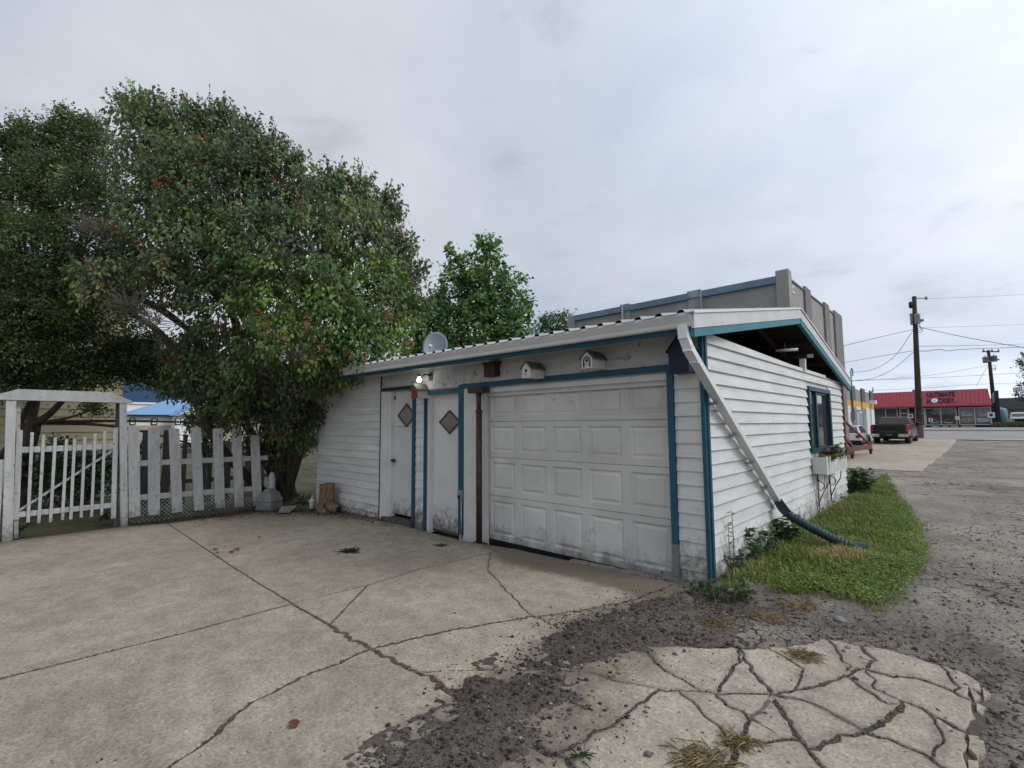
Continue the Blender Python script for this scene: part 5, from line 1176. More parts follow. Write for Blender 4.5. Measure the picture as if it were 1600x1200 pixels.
# ---- cream building behind the gate
cx_ = -15.0; cy1 = float(SD(189, 650, cx_)[1]); cb_ = thing('cream_building', (cx_, cy1, -.22), 'cream lap-sided building behind the garden gate', 'building')
MB().box(-26, cx_, -22, cy1, -.5, 5.2).build('wall', 'cream_siding', cb_)
MB().box(cx_+.001, cx_+.05, -22, cy1+.02, -.4, .98).build('base_wall', 'slate_base', cb_)
z_ = 1.0
while z_ < 5.1:
    MB().hexa([(cx_+.03,-22,z_),(cx_+.03,cy1,z_),(cx_,cy1,z_),(cx_,-22,z_),(cx_+.008,-22,z_+.197),(cx_+.008,cy1,z_+.197),(cx_,cy1,z_+.197),(cx_,-22,z_+.197)]).build('siding_board', 'cream_siding', cb_); z_ += .2
MB().prism([(-26.4,-22.4,5.2),(-14.6,-22.4,5.2),(-20.5,-22.4,7.4)], (0,0,0), (0,cy1+22.8,0)).build('roof', 'shingle', cb_)
# ---- blue-roofed house far left
hx = -65.0; hs = lambda px, py: SD(px, py, hx)
h0, h1 = float(hs(203, 650)[1]), float(hs(345, 650)[1]); zw = float(hs(250, 649)[2]); zr = float(hs(270, 622)[2])
bh = thing('blue_roof_house', (hx, h0, -.22), 'white house with a bright blue hip roof seen over the fence', 'house')
MB().box(hx-9, hx, h0, h1+6, -.4, zw).build('wall', 'house_white', bh)
MB().box(hx+.001, hx+.08, h0, h1+6, -.4, float(hs(250, 664.5)[2])).build('lower_wall', 'house_tan', bh)
e0, e1 = h0-.5, h1+6.5
rf = MB().add([(hx+.6,e0,zw),(hx+.6,e1,zw),(hx-9.6,e1,zw),(hx-9.6,e0,zw),(hx-4.5,e0+4.8,zr),(hx-4.5,e1-4.8,zr)], [(0,1,5,4),(1,2,5),(2,3,4,5),(3,0,4),(3,2,1,0)]).build('roof', 'blue_roof', bh)
MB().box(hx+.55, hx+.68, e0, e1, zw-.12, zw+.06).build('fascia', 'navy', rf)
ga = float(hs(262, 640)[1]); gb2 = float(hs(330, 640)[1]); zg2 = float(hs(290, 633)[2])
rg = MB().prism([(hx+2.4,ga,zw-.05),(hx+2.4,gb2,zw-.05),(hx+2.4,(ga+gb2)/2,zg2)], (0,0,0), (-6,0,0)).build('porch_roof', 'blue_roof', bh)
MB().prism([(hx+2.41,ga+.35,zw-.05),(hx+2.41,gb2-.35,zw-.05),(hx+2.41,(ga+gb2)/2,zg2-.2)], (0,0,0), (.03,0,0)).build('gable_face', 'house_white', rg)
MB().box(hx+.081, hx+1.9, ga+.4, gb2-.4, -.3, zw-.051).build('bay', 'house_white', bh)
for px, off in ((241, .085), (278, 1.91), (304, 1.91), (326, 1.91), (207, .085)):
    a, b_ = SD(px-5.2, 664, hx+off), SD(px+5.2, 654, hx+off)
    wn = MB().box(hx+off, hx+off+.06, a[1], b_[1], a[2], b_[2]).build('window', 'navy', bh)
    MB().box(hx+off+.061, hx+off+.10, a[1]+.12, b_[1]-.12, a[2]+.1, b_[2]-.1).build('sash', 'sign_white', wn)
    MB().box(hx+off+.101, hx+off+.12, a[1]+.25, b_[1]-.25, a[2]+.22, b_[2]-.2).build('pane', 'glass_dark', wn)
wh = thing('white_warehouse', (-105, 2, -.2), 'plain white building top beyond the blue roofed house', 'building')
ya, yb = float(SD(150, 640, -105)[1]), float(SD(240, 640, -105)[1]); zt_ = float(SD(205, 631, -105)[2])
MB().box(-125, -105, ya, yb, -.4, zt_).build('wall', 'house_white', wh); MB().box(-125.3, -104.7, ya-.3, yb+.3, zt_+.01, zt_+.3).build('roof_edge', 'sign_white', wh)
# ---- wooded ridge far to the left
az = np.radians(np.linspace(-150, -20, 130)); hv, hf = [], []
for i, a in enumerate(az):
    d_ = np.array([math.sin(a), math.cos(a)]); taper = np.clip((math.degrees(az[-1]-a))/35, 0, 1)*np.clip((math.degrees(a-az[0]))/20, 0, 1)
    h_ = (330+120*fbm(np.array([i*.09]), np.array([.5]), 1, 5, 71)[0]+60*math.sin(i*.13))*taper
    for r_, q in ((1900, 0), (2300, .35), (2700, .75), (3100, 1.0), (3600, .6), (4200, 0)):
        hv.append((d_[0]*r_, d_[1]*r_, -6+h_*q*(.9+.2*fbm(np.array([i*.4]), np.array([r_*.01]), 1, 4, 72)[0])))
nq = 6
for i in range(len(az)-1):
    for j in range(nq-1): hf.append((i*nq+j, i*nq+j+1, (i+1)*nq+j+1, (i+1)*nq+j))
np_obj('hills', np.array(hv), np.array(hf), 'hill_forest_haze', smooth=True, kind='structure')

# ================================================================== VEHICLES, CRANE, POLES
def thing_local(name, loc, rz, label, cat, group=None):
    o = thing(name, loc, label, cat, group); o.rotation_euler = (0, 0, rz); OFF[o] = Vector((0,0,0)); return o
def wheel(par, x, y, r, w_, side):
    t = MB().lathe((x, y, r), [(r*.62,-w_/2),(r*.93,-w_/2),(r,-w_*.32),(r,w_*.32),(r*.93,w_/2),(r*.62,w_/2)], 24, (side,0,0)).build('wheel', 'tyre', par)
    MB().lathe((x, y, r), [(r*.60,-w_*.3),(r*.60,w_*.40),(r*.45,w_*.36),(r*.15,w_*.42)], 16, (side,0,0)).build('rim', 'chrome', t)
def beveled(mb_obj, w_=.03, seg=2):
    md = mb_obj.modifiers.new('bevel', 'BEVEL'); md.width = w_; md.segments = seg; md.limit_method = 'ANGLE'; return mb_obj
tl = G(1361.5, 694.5); tr_ = G(1421, 697.2)
tk = thing_local('pickup_truck', ((tl[0]+tr_[0])/2+.02, (tl[1]+tr_[1])/2, (tl[2]+tr_[2])/2), R_(-2), 'dark red pickup truck with black tailgate parked near the street', 'pickup truck')
for s in (-1, 1):
    beveled(MB().hexa([(s*.86,.04,.62),(s*1.0,.04,.62),(s*1.0,2.15,.62),(s*.86,2.15,.62),(s*.86,.04,1.36),(s*.96,.04,1.34),(s*.96,2.15,1.36),(s*.86,2.15,1.38)]).build('bed_side', 'truck_red', tk), .025)
    beveled(MB().box(s*.84, s*.985, -.02, .10, .86, 1.27).build('tail_light', 'lamp_red', tk), .02)
    MB().box(s*.5, s*.99, -.16, .02, .56, .75).build('bumper_end', 'chrome', tk)
    wheel(tk, s*.83, 1.15, .40, .27, s); wheel(tk, s*.83, 4.75, .40, .27, s)
    ar = MB().tube([(s*.97, 1.15+.52*math.cos(q), .42+.52*math.sin(q)) for q in np.linspace(.1, math.pi-.1, 9)], .05, 6).build('wheel_arch', 'truck_red', tk)
    beveled(MB().box(s*1.02, s*1.22, 3.55, 3.68, 1.22, 1.50).build('wing_mirror', 'truck_black', tk), .03)
    MB().hexa([(s*.90,2.35,1.33),(s*.97,2.35,1.33),(s*.97,4.0,1.33),(s*.90,4.0,1.33),(s*.76,2.5,1.78),(s*.80,2.5,1.78),(s*.80,3.55,1.78),(s*.76,3.55,1.78)]).build('side_glass', 'glass_dark', tk)
beveled(MB().box(-.835, .835, .0, .09, .78, 1.33).build('tailgate', 'truck_black', tk), .02)
MB().box(-.45, .45, -.012, -.001, .84, .90).build('tailgate_trim', 'plate', tk)
MB().box(-.495, .495, -.17, .03, .57, .78).build('bumper_step', 'truck_black', tk)
MB().box(-.16, .16, -.18, -.171, .64, .75).build('number_plate', 'plate', tk)
MB().box(-.85, .85, .1, 2.15, .60, .72).build('bed_floor', 'truck_black', tk)
MB().tube([(-.25,.2,.5),(0,.05,.42),(.25,.2,.5)], .05, 8).build('tow_hitch', 'truck_black', tk)
MB().tube([(.55,.3,.42),(.58,-.02,.42)], .035, 8).build('exhaust_pipe', 'truck_black', tk)
beveled(MB().hexa([(-.97,2.16,.55),(.97,2.16,.55),(.97,4.05,.55),(-.97,4.05,.55),(-.95,2.16,1.36),(.95,2.16,1.36),(.95,4.05,1.32),(-.95,4.05,1.32)]).build('cab', 'truck_red', tk), .03)
beveled(MB().hexa([(-.94,2.20,1.33),(.94,2.20,1.33),(.93,4.02,1.33),(-.93,4.02,1.33),(-.76,2.42,1.86),(.76,2.42,1.86),(.74,3.45,1.88),(-.74,3.45,1.88)]).build('cab_top', 'truck_red', tk), .04)
MB().hexa([(-.84,2.19,1.39),(.84,2.19,1.39),(.84,2.26,1.39),(-.84,2.26,1.39),(-.70,2.375,1.80),(.70,2.375,1.80),(.70,2.45,1.80),(-.70,2.45,1.80)]).build('rear_window', 'glass_dark', tk)
MB().hexa([(-.88,3.98,1.34),(.88,3.98,1.34),(.88,4.06,1.34),(-.88,4.06,1.34),(-.70,3.44,1.84),(.70,3.44,1.84),(.70,3.52,1.84),(-.70,3.52,1.84)]).build('windscreen', 'glass_dark', tk)
beveled(MB().hexa([(-.98,4.055,.55),(.98,4.055,.55),(.95,5.6,.55),(-.95,5.6,.55),(-.93,4.055,1.30),(.93,4.055,1.30),(.88,5.55,1.16),(-.88,5.55,1.16)]).build('bonnet', 'truck_red', tk), .05)
MB().box(-.9, .9, .5, 5.3, .40, .54).build('chassis', 'truck_black', tk)
def car(name, loc, rz, paint, label, front=False):
    t = thing_local(name, loc, rz, label, 'car')
    beveled(MB().hexa([(-.86,.0,.35),(.86,.0,.35),(.86,4.3,.35),(-.86,4.3,.35),(-.82,.03,.92),(.82,.03,.92),(.80,4.25,.80),(-.80,4.25,.80)]).build('body', paint, t), .08, 3)
    beveled(MB().hexa([(-.80,.15,.90),(.80,.15,.90),(.80,3.1,.90),(-.80,3.1,.90),(-.62,.65,1.42),(.62,.65,1.42),(.60,2.2,1.44),(-.60,2.2,1.44)]).build('cabin', paint, t), .05, 2)
    MB().hexa([(-.70,.14,.95),(.70,.14,.95),(.70,.2,.95),(-.70,.2,.95),(-.56,.60,1.36),(.56,.60,1.36),(.56,.66,1.36),(-.56,.66,1.36)]).build('rear_window', 'glass_dark', t)
    MB().hexa([(-.72,3.06,.93),(.72,3.06,.93),(.72,3.14,.93),(-.72,3.14,.93),(-.56,2.18,1.40),(.56,2.18,1.40),(.56,2.26,1.40),(-.56,2.26,1.40)]).build('windscreen', 'glass_dark', t)
    for s in (-1, 1):
        wheel(t, s*.76, .8, .31, .2, s); wheel(t, s*.76, 3.5, .31, .2, s)
        MB().box(s*.58, s*.83, -.025, .06, .62, .80).build('tail_light', 'lamp_red', t); MB().box(s*.5, s*.8, 4.20, 4.31, .60, .74).build('headlight', 'glass_frost', t)
        MB().hexa([(s*.80,.7,.95),(s*.815,.7,.95),(s*.815,2.8,.95),(s*.80,2.8,.95),(s*.635,.85,1.36),(s*.66,.85,1.36),(s*.65,2.15,1.36),(s*.63,2.15,1.36)]).build('side_glass', 'glass_dark', t)
    MB().box(-.45, .45, 4.26, 4.315, .45, .62).build('grille', 'truck_black', t)
    MB().box(-.25, .25, -.03, -.005, .48, .60).build('number_plate', 'sign_white', t)
    MB().box(-.86, .86, -.04, .1, .33, .47).build('bumper', 'truck_black', t)
    return t
c = G(1328, 699.5); car('parked_car', (c[0]-.25, c[1]+.1, c[2]), R_(0), 'silver_paint', 'silver car half hidden behind the red crane post')
# white utility vehicle facing the street, cut by the right edge
c = FR(1596, 661, 92); sv = thing_local('white_truck', (c[0], 92, .82), R_(180), 'white pickup with dark grille at the right edge beyond the weeds', 'pickup truck')
beveled(MB().hexa([(-1,-2.2,.5),(1,-2.2,.5),(1,.0,.5),(-1,.0,.5),(-.96,-2.2,1.35),(.96,-2.2,1.35),(.92,-.05,1.15),(-.92,-.05,1.15)]).build('bonnet', 'white_paint_car', sv), .06, 2)
beveled(MB().hexa([(-.98,-4.2,.5),(.98,-4.2,.5),(.98,-2.21,.5),(-.98,-2.21,.5),(-.96,-4.2,1.36),(.96,-4.2,1.36),(.96,-2.21,1.36),(-.96,-2.21,1.36)]).build('cab', 'white_paint_car', sv), .03)
beveled(MB().hexa([(-.93,-4.1,1.34),(.93,-4.1,1.34),(.93,-2.25,1.34),(-.93,-2.25,1.34),(-.74,-3.95,1.98),(.74,-3.95,1.98),(.74,-2.85,1.98),(-.74,-2.85,1.98)]).build('cab_top', 'white_paint_car', sv), .05)
MB().hexa([(-.82,-2.33,1.40),(.82,-2.33,1.40),(.82,-2.23,1.40),(-.82,-2.23,1.40),(-.68,-2.87,1.90),(.68,-2.87,1.90),(.68,-2.79,1.90),(-.68,-2.79,1.90)]).build('windscreen', 'glass_dark', sv)
MB().box(-.62, .62, .001, .03, .68, 1.06).build('grille', 'truck_black', sv)
for s in (-1, 1):
    MB().box(s*.64, s*.9, -.02, .025, .80, 1.06).build('headlight', 'glass_frost', sv); wheel(sv, s*.85, -.95, .42, .28, s); wheel(sv, s*.85, -3.9, .42, .28, s)
    beveled(MB().box(s*1.02, s*1.25, -2.6, -2.45, 1.3, 1.55).build('wing_mirror', 'truck_black', sv), .03)
MB().box(-.95, .95, -.05, .12, .48, .66).build('bumper', 'truck_black', sv)
# ---- red shop crane on the apron
cbase = G(1319, 712); xk, yk = -1.75, float(SD(1319, 700, -1.75)[1]); zk = float(gz(0, yk))+.02
crn = thing('shop_crane', (xk, yk, zk), 'rusty red wheeled crane frame standing behind the garage', 'crane')
topz_ = float(SD(1319, 592, -1.75)[2])
MB().box(xk-.09, xk+.09, yk-.09, yk+.09, zk+.30, topz_+.5).build('mast', 'rust_crane', crn)
ca_ = Vector(G(1332, 719)); cb2 = Vector(G(1361, 711)); la = ca_+Vector((0,0,.30)); lb = cb2+Vector((0,0,.36))
m0 = Vector((xk, yk, zk+.42))
MB().bar(m0+Vector((0,.1,0)), lb+Vector((0,0,.05)), .14, .20).build('leg', 'rust_crane', crn)
MB().bar(Vector((xk, yk, zk+.95)), Vector((la.x, la.y, la.z+.30)), .10, .12).build('leg_knee', 'rust_crane', crn)
MB().bar(m0+Vector((-.5,-.2,-.12)), Vector((la.x+.02, la.y, la.z+.02)), .12, .16).build('leg', 'rust_crane', crn)
MB().bar(Vector((xk, yk, float(SD(1322, 655, -1.75)[2]))), lb+Vector((0,-.1,.16)), .07, .07).build('brace', 'rust_crane', crn)
MB().bar(Vector((xk, yk+.1, topz_+.45)), Vector((xk-.4, yk+2.2, topz_+.75)), .12, .14).build('boom', 'rust_crane', crn)
for c in (ca_, cb2):
    cs = MB().lathe((c.x, c.y, c.z+.12), [(.05,-.05),(.115,-.045),(.12,0),(.115,.045),(.05,.05)], 14, (1,.2,0)).build('castor', 'tyre', crn)
    MB().box(c.x-.08, c.x+.08, c.y-.06, c.y+.06, c.z+.20, c.z+.31).build('castor_fork', 'rust_crane', cs)
# ---- utility poles
def pole(name, pb, pt, Z, r0, r1, label):
    b_ = Vector(AT(*pb, Z)); t_ = Vector(AT(*pt, Z)); o = thing(name, b_, label, 'utility pole', 'utility poles along the street')
    MB().tube([b_-Vector((0,0,.6)), b_.lerp(t_, .5), t_], [r0, (r0+r1)/2, r1], 14).build('shaft', 'pole_wood', o); return o, b_, t_
bp_ = G(1437, 685); Z1 = zdep(bp_)
p1, b1, t1 = pole('utility_pole', (1437.5, 685), (1428.3, 463), Z1, .24, .14, 'tall dark wooden utility pole right beside the parked red pickup')
m1 = 1/(FPX/Z1)
def canister(par, px, py, Z, w_, h_, m='transformer'):
    c = Vector(AT(px, py, Z)); r = w_*Z/FPX/2; h_ = h_*Z/FPX
    t = MB().lathe(c, [(r*.9,-h_/2),(r,-h_/2+.04),(r,h_/2-.08),(r*1.08,h_/2-.06),(r*1.05,h_/2),(r*.3,h_/2+.08)], 14).build('transformer', m, par)
    MB().tube([c+Vector((0,0,h_/2)), c+Vector((0,0,h_/2+.3))], [.05,.03], 6).build('bushing', 'insulator', t); MB().bar(c+Vector((r,0,-h_*.2)), c+Vector((r+.18,0,-h_*.2)), .08, .2).build('mounting', 'insulator', t)
canister(p1, 1433.5, 498.5, Z1-.35, 7.5, 15)
MB().box(*[v for a in zip(np.array(AT(1425.5, 505, Z1+.3))-.12, np.array(AT(1428, 492, Z1+.3))+.12) for v in a]).build('fuse_box', 'transformer', p1)
a, b_ = Vector(AT(1430, 466, Z1)), Vector(AT(1447, 466.5, Z1)); MB().bar(a, b_, .07, .07).build('bracket_arm', 'grey_metal', p1); MB().lathe(b_, [(.04,-.1),(.09,-.05),(.09,.1),(.05,.16)], 8).build('insulator', 'insulator', p1)
a = Vector(AT(1423, 477, Z1)); MB().lathe(a, [(.05,-.25),(.13,-.15),(.13,.2),(.05,.3)], 8).build('cutout', 'black_metal', p1); MB().bar(a, Vector(AT(1428.5, 477, Z1)), .05, .05).build('bracket_arm', 'grey_metal', p1)
for px, py in ((1434, 514), (1436, 517), (1432, 511)): MB().tube(smooth_path([Vector(AT(1431, py-3, Z1-.2)), Vector(AT(px+4, py-6, Z1-.2)), Vector(AT(px+6, py+1, Z1-.2)), Vector(AT(px, py+3, Z1-.2)), Vector(AT(1431, py, Z1-.2))], 2), .02, 5).build('jumper_lead', 'wire', p1)
Z2 = 66.0
p2, b2, t2 = pole('utility_pole', (1557, 671), (1544.3, 547), Z2, .27, .17, 'wooden utility pole at the right end of the hockey shop')
canister(p2, 1540, 562.5, Z2, 7, 9); canister(p2, 1553.5, 560.5, Z2, 7, 9)
a, b_ = Vector(AT(1535, 549.5, Z2)), Vector(AT(1561, 549.5, Z2)); MB().bar(a, b_, .12, .14).build('crossarm', 'pole_wood', p2)
for px in (1537, 1550, 1560): MB().lathe(Vector(AT(px, 547.5, Z2)), [(.05,-.1),(.1,0),(.06,.2)], 8).build('insulator', 'insulator', p2)
for k in (0, 1): MB().tube(smooth_path([Vector(AT(1548, 572+k*3, Z2)), Vector(AT(1556, 571+k*4, Z2)), Vector(AT(1556, 577+k*2, Z2)), Vector(AT(1549, 576+k*2, Z2))], 2), .03, 5).build('jumper_lead', 'wire', p2)
def wire(pts, label, r=.017):
    P = smooth_path([Vector(AT(x, y, z)) for x, y, z in pts], 4)
    tag(MB().tube(P, r, 5).build('power_line', 'wire'), label, 'power line', 'overhead lines')
wire([(1427,515,Z1),(1372,527,34),(1300,545,30)], 'overhead line climbing from the grey building to the dark pole')
wire([(1426,517,Z1),(1398,560,38),(1362,580,37.5),(1327,582,37)], 'sagging service line from the dark pole to the white building')
wire([(1427,548,Z1),(1372,557,40),(1290,572,42)], 'nearly level line left of the dark pole below the service line')
wire([(1427,550,Z1),(1397,577,38.5),(1365,592,38),(1325,596,37.5)], 'lowest sagging service line left of the dark pole')
wire([(1440,512,Z1),(1520,530,34),(1680,556,26)], 'thick line slanting down to the right from the dark pole', .02)
wire([(1432,541,Z1),(1520,540,46),(1680,535,60)], 'level line running right from the middle of the dark pole')
wire([(1433,548,Z1),(1450,549,40),(1468,545,41),(1480,549,42),(1496,546,44),(1560,543.5,50),(1680,540,62)], 'wavy bundled cable just below the level line right of the dark pole', .026)
wire([(1280,596,70),(1440,590,67),(1546,570.5,Z2)], 'line rising from the left to the transformers of the far pole')
wire([(1270,597,75),(1440,591.5,75),(1680,578,75)], 'long line passing low behind both poles over the shop roof', .024)
wire([(1330,611,80),(1460,606,78),(1525,599,76),(1680,600,76)], 'lowest long line just above the red shop roof', .02)
wire([(1543,573,Z2),(1535,585,69),(1526,603,73)], 'short service drop from the far pole to the shop', .02)
wire([(1447,467,Z1),(1550,463,50),(1690,455,60)], 'topmost thin line leaving the bracket of the dark pole', .011)
wire([(1440,512,Z1+1),(1550,509,50),(1690,503,60)], 'thin level line right of the dark pole transformer', .011)

# ================================================================== VEGETATION
LV = np.array([(0,0,0),(-.36,.26,.10),(-.27,.64,.07),(0,1,-.06),(.27,.64,.07),(.36,.26,.10)])
def unit(a): return a/(np.linalg.norm(a, axis=-1, keepdims=True)+1e-9)
def leafmesh(P, axis_, nrm_, size, tint, width=1.0):
    n = len(P); a = unit(axis_); x = unit(np.cross(a, nrm_)); z = np.cross(x, a)
    V = P[:,None,:]+size[:,None,None]*(LV[None,:,0:1]*width*x[:,None,:]+LV[None,:,1:2]*a[:,None,:]+LV[None,:,2:3]*z[:,None,:])
    k = np.arange(n)[:,None]*6; F = np.concatenate([k+np.array([[0,1,2,3]]), k+np.array([[0,3,4,5]])], 0)
    return V.reshape(-1, 3), F, np.repeat(tint, 6, 0)
def rdir(n): return unit(rng.normal(size=(n, 3)))
def tints(n, pal, jit=.25):
    pal = np.array(pal); w_ = pal[:, 3]/pal[:, 3].sum(); c = pal[rng.choice(len(pal), n, p=w_), :3]
    return c*(1+jit*(rng.random((n, 1))-.5)*2)*(1+.12*(rng.random((n, 3))-.5))
def crown(par, clumps, leaf, dens, pal, m='leaf', twigs=0, droop=.5, seeds=0.0, seedpal=None, width=1.0, tipn=11, spread=.11, flat=1.0, fill=.5, bright_box=None, sprays=22):
    VV, FF, TT, k = [], [], [], 0; SV, SF, ST, ks = [], [], [], 0; tw = MB(); nt_ = 0
    for (px, py, rp, Z) in clumps:
        c = AT(px, py, Z); R = rp*Z/FPX
        nl = int(dens*R*R/(leaf*leaf)); ntip = max(6, nl//tipn)
        d = rdir(ntip); d[:,2] = np.where(d[:,2] < -.75, -d[:,2]*.6, d[:,2]); d = unit(d)
        lump = 1+.42*(fbm(d[:,0]*2+px, d[:,1]*2+d[:,2]*1.7, 1.3, 3, int(px) % 97)-.5)*2
        rad = R*lump*(fill+(1.04-fill)*rng.random(ntip)**.55); tip = c+d*rad[:,None]*np.array([1,1,flat])
        tc_ = tints(ntip, pal, .18)*(.84+.40*rng.random())*np.array([1+.05*rng.normal(), 1, 1])
        if bright_box and bright_box[0] < px < bright_box[1] and bright_box[2] < py < bright_box[3]: tc_ = tc_*np.array([1.22, 1.36, .95])  # clumps inside this pixel box get a brighter, yellow-green tint
        idx = np.repeat(np.arange(ntip), tipn); n = len(idx)
        off = rng.normal(size=(n,3))*spread*(.6+.6*rng.random((n,1))); P = tip[idx]+off
        out = unit(d[idx]+.9*rng.normal(size=(n,3))); ax_l = unit(out+np.array([0,0,-droop])); nr_ = unit(np.array([0,0,1.0-.35*droop])+.75*d[idx]+.5*rng.normal(size=(n,3)))
        sz_ = leaf*(.65+.6*rng.random(n)); t = tc_[idx]*(.82+.36*rng.random((n,1)))
        V, F, T = leafmesh(P, ax_l, nr_, sz_, t, width); VV.append(V); FF.append(F+k); TT.append(T); k += len(V)
        ns_ = int(sprays*(.4+R)); si = rng.choice(ntip, min(ns_, ntip), replace=False); si = si[d[si, 2] > -.25]
        if len(si):
            sd_ = unit(d[si]+np.array([0,0,.55])+.35*rng.normal(size=(len(si),3))); sl2 = (.16+.30*rng.random(len(si)))*min(1.0, .5+R)*(leaf/.09)**.5; pl_ = 9
            h2 = (.15+.85*(np.arange(pl_)+rng.random((len(si), pl_)))/pl_); Q = (c+d[si]*(R*.92))[:,None,:]+sd_[:,None,:]*(h2*sl2[:,None])[...,None]; Q = Q.reshape(-1, 3); m2 = len(Q); dd_ = np.repeat(sd_, pl_, 0)
            V, F, T = leafmesh(Q, unit(rng.normal(size=(m2,3))+.5*dd_-np.array([0,0,.5*droop])), unit(np.array([0,0,.7])+.6*rng.normal(size=(m2,3))+.4*dd_), leaf*(.5+.55*rng.random(m2)), np.repeat(tc_[si], pl_, 0)*(.85+.4*rng.random((m2,1))), width); VV.append(V); FF.append(F+k); TT.append(T); k += len(V)
            for q0_, q1_ in zip(c+d[si]*(R*.6), c+d[si]*(R*.92)+sd_*sl2[:,None]): tw.tube([q0_, (q0_*.45+q1_*.55), q1_], [.008, .006, .002], 3, False); nt_ += 1
        if seeds:
            sel = np.where((rng.random(ntip) < seeds*3*rng.random()**2) & (rad > R*.82))[0]
            for i in sel:
                m_ = 38; h_ = rng.random(m_); b_ = tip[i]+d[i]*.05; ax_s = unit(d[i]*.7+np.array([0,0,.8])); Q = b_+ax_s*(h_*.22)[:,None]+rng.normal(size=(m_,3))*(.05*(1.05-h_))[:,None]
                V, F, T = leafmesh(Q, rdir(m_), rdir(m_), .026+.02*rng.random(m_), tints(m_, seedpal, .4)); SV.append(V); SF.append(F+ks); ST.append(T); ks += len(V)
        for i in range(min(twigs, ntip)):
            q0 = c+(tip[i]-c)*.15; mid = c+(tip[i]-c)*.6+rng.normal(size=3)*R*.10; tw.tube([q0, mid, tip[i]+d[i]*.04], [.012, .008, .003], 3, False); nt_ += 1
    np_obj('crown', np.concatenate(VV), np.concatenate(FF), m, par, {'tint': np.concatenate(TT)})
    if SV: np_obj('seed_heads', np.concatenate(SV), np.concatenate(SF), 'seed_head', par, {'tint': np.concatenate(ST)}, kind='stuff')
    if nt_: tw.build('twigs', 'bark_pale', par, kind='stuff')
    return k//6
def limbs(par, base, forks, clumps, r0, m='bark', every=1, seed=1, name='trunk'):
    rn = random.Random(seed); mb = MB(); base = Vector(base)
    F2 = [Vector(AT(*f)) for f in forks]
    for f in F2:
        a = base+Vector((rn.uniform(-.12,.12), rn.uniform(-.12,.12), -.15)); mid = a.lerp(f, .5)+Vector((rn.uniform(-.2,.2), rn.uniform(-.2,.2), .1))
        P = smooth_path([a, mid, f], 3); mb.tube(P, list(np.linspace(r0, r0*.5, len(P))), 9)
    for i, (px, py, rp, Z) in enumerate(clumps):
        if i % every: continue
        c = Vector(AT(px, py, Z)); f = min(F2, key=lambda q: (q-c).length); mid = f.lerp(c, .5)+Vector((rn.uniform(-.25,.25), rn.uniform(-.25,.25), rn.uniform(-.1,.25)))
        P = smooth_path([f, mid, c], 3); mb.tube(P, list(np.linspace(r0*.42, .012, len(P))), 7)
    return mb.build(name, m, par)
# ---- the lilac
LIL = [(225,198,36,10),(285,220,46,10.2),(330,210,40,10.4),(392,240,40,10),(432,285,46,9.8),(370,300,64,9.6),(300,290,64,9.7),(238,262,52,9.8),(488,312,46,9.8),(545,312,34,10.4),(588,340,34,10.3),(555,372,54,9.4),
       (478,392,66,9.0),(400,390,70,9.1),(312,380,66,9.2),(240,352,54,9.4),(612,405,36,10),(630,455,26,9.8),(588,462,52,9.3),(512,482,66,8.7),(432,470,58,8.8),(448,535,46,8.2),(562,535,54,8.9),(610,522,34,9.4),
       (532,578,34,9.4),(350,470,60,9.2),(275,448,46,9.2),(158,445,34,8.7),(255,425,30,8.6),(400,560,52,9.4),(330,560,50,9.9),(365,615,46,10.0),(430,612,44,9.9),(478,600,34,9.5),(395,655,36,10.4),(455,668,32,10.4),(300,600,34,10.6),(500,560,40,9.2),(640,490,24,9.9),(196,170,15,10),(218,158,13,10),(250,172,13,10.1),(300,182,14,10.2),(352,180,14,10.4),(392,205,15,10.2),(424,222,15,10),(458,255,17,9.9),(520,278,16,10.2),(560,285,16,10.4),(604,312,15,10.3),(622,340,13,10.3),(640,385,14,10),(655,425,12,9.9),(663,468,12,9.9),(132,430,16,8.6),(330,590,40,10.8),(290,565,34,10.6),(345,655,30,10.8),(270,600,20,10.8),(470,640,28,10.6),(482,690,20,11.0),(430,705,26,11.4),(398,700,20,11.4),(488,650,16,10.4)]
lb0 = G(450, 775); lil = thing('lilac_tree', tuple(lb0), 'big old lilac with rusty seed heads leaning over the garage end', 'tree')
PL = [(.105,.155,.062,5),(.078,.125,.055,4),(.15,.205,.070,3.4),(.23,.31,.10,1.5),(.13,.145,.10,1.6),(.17,.135,.075,.5)]
PS = [(.30,.13,.05,3),(.38,.18,.065,2),(.19,.10,.05,2),(.42,.27,.10,.8)]
nl1 = crown(lil, LIL, .092, 35, PL, width=.78, flat=1.12, twigs=60, droop=1.25, seeds=.12, seedpal=PS, spread=.085, bright_box=(415, 640, 430, 600))
LF = [(300,520,10.2),(360,480,10),(430,520,10),(480,500,9.8),(420,600,10.6),(505,560,10)]
limbs(lil, lb0, LF, LIL, .13, 'bark', 1, 3)
mb = MB(); rn = random.Random(11)
st0 = [Vector(lb0)+Vector((rn.uniform(-.5,.3), rn.uniform(-.5,.4), -.1)) for _ in range(8)]
for s_ in st0:
    q = AT(rn.uniform(300, 500), rn.uniform(520, 600), rn.uniform(9.6, 11)); mid = s_.lerp(Vector(q), .5)+Vector((rn.uniform(-.3,.3), rn.uniform(-.3,.3), 0))
    P = smooth_path([s_, mid, Vector(q)], 3); mb.tube(P, list(np.linspace(rn.uniform(.05,.11), .03, len(P))), 8)
P = smooth_path([Vector(lb0)+Vector((-.2,-.3,-.1)), Vector(AT(330,690,10.4)), Vector(AT(290,580,9.6)), Vector(AT(255,520,9.0)), Vector(AT(205,490,8.6)), Vector(AT(165,475,8.5))], 3)
mb.tube(P, list(np.linspace(.12, .02, len(P))), 9); mb.build('stem', 'bark', lil)
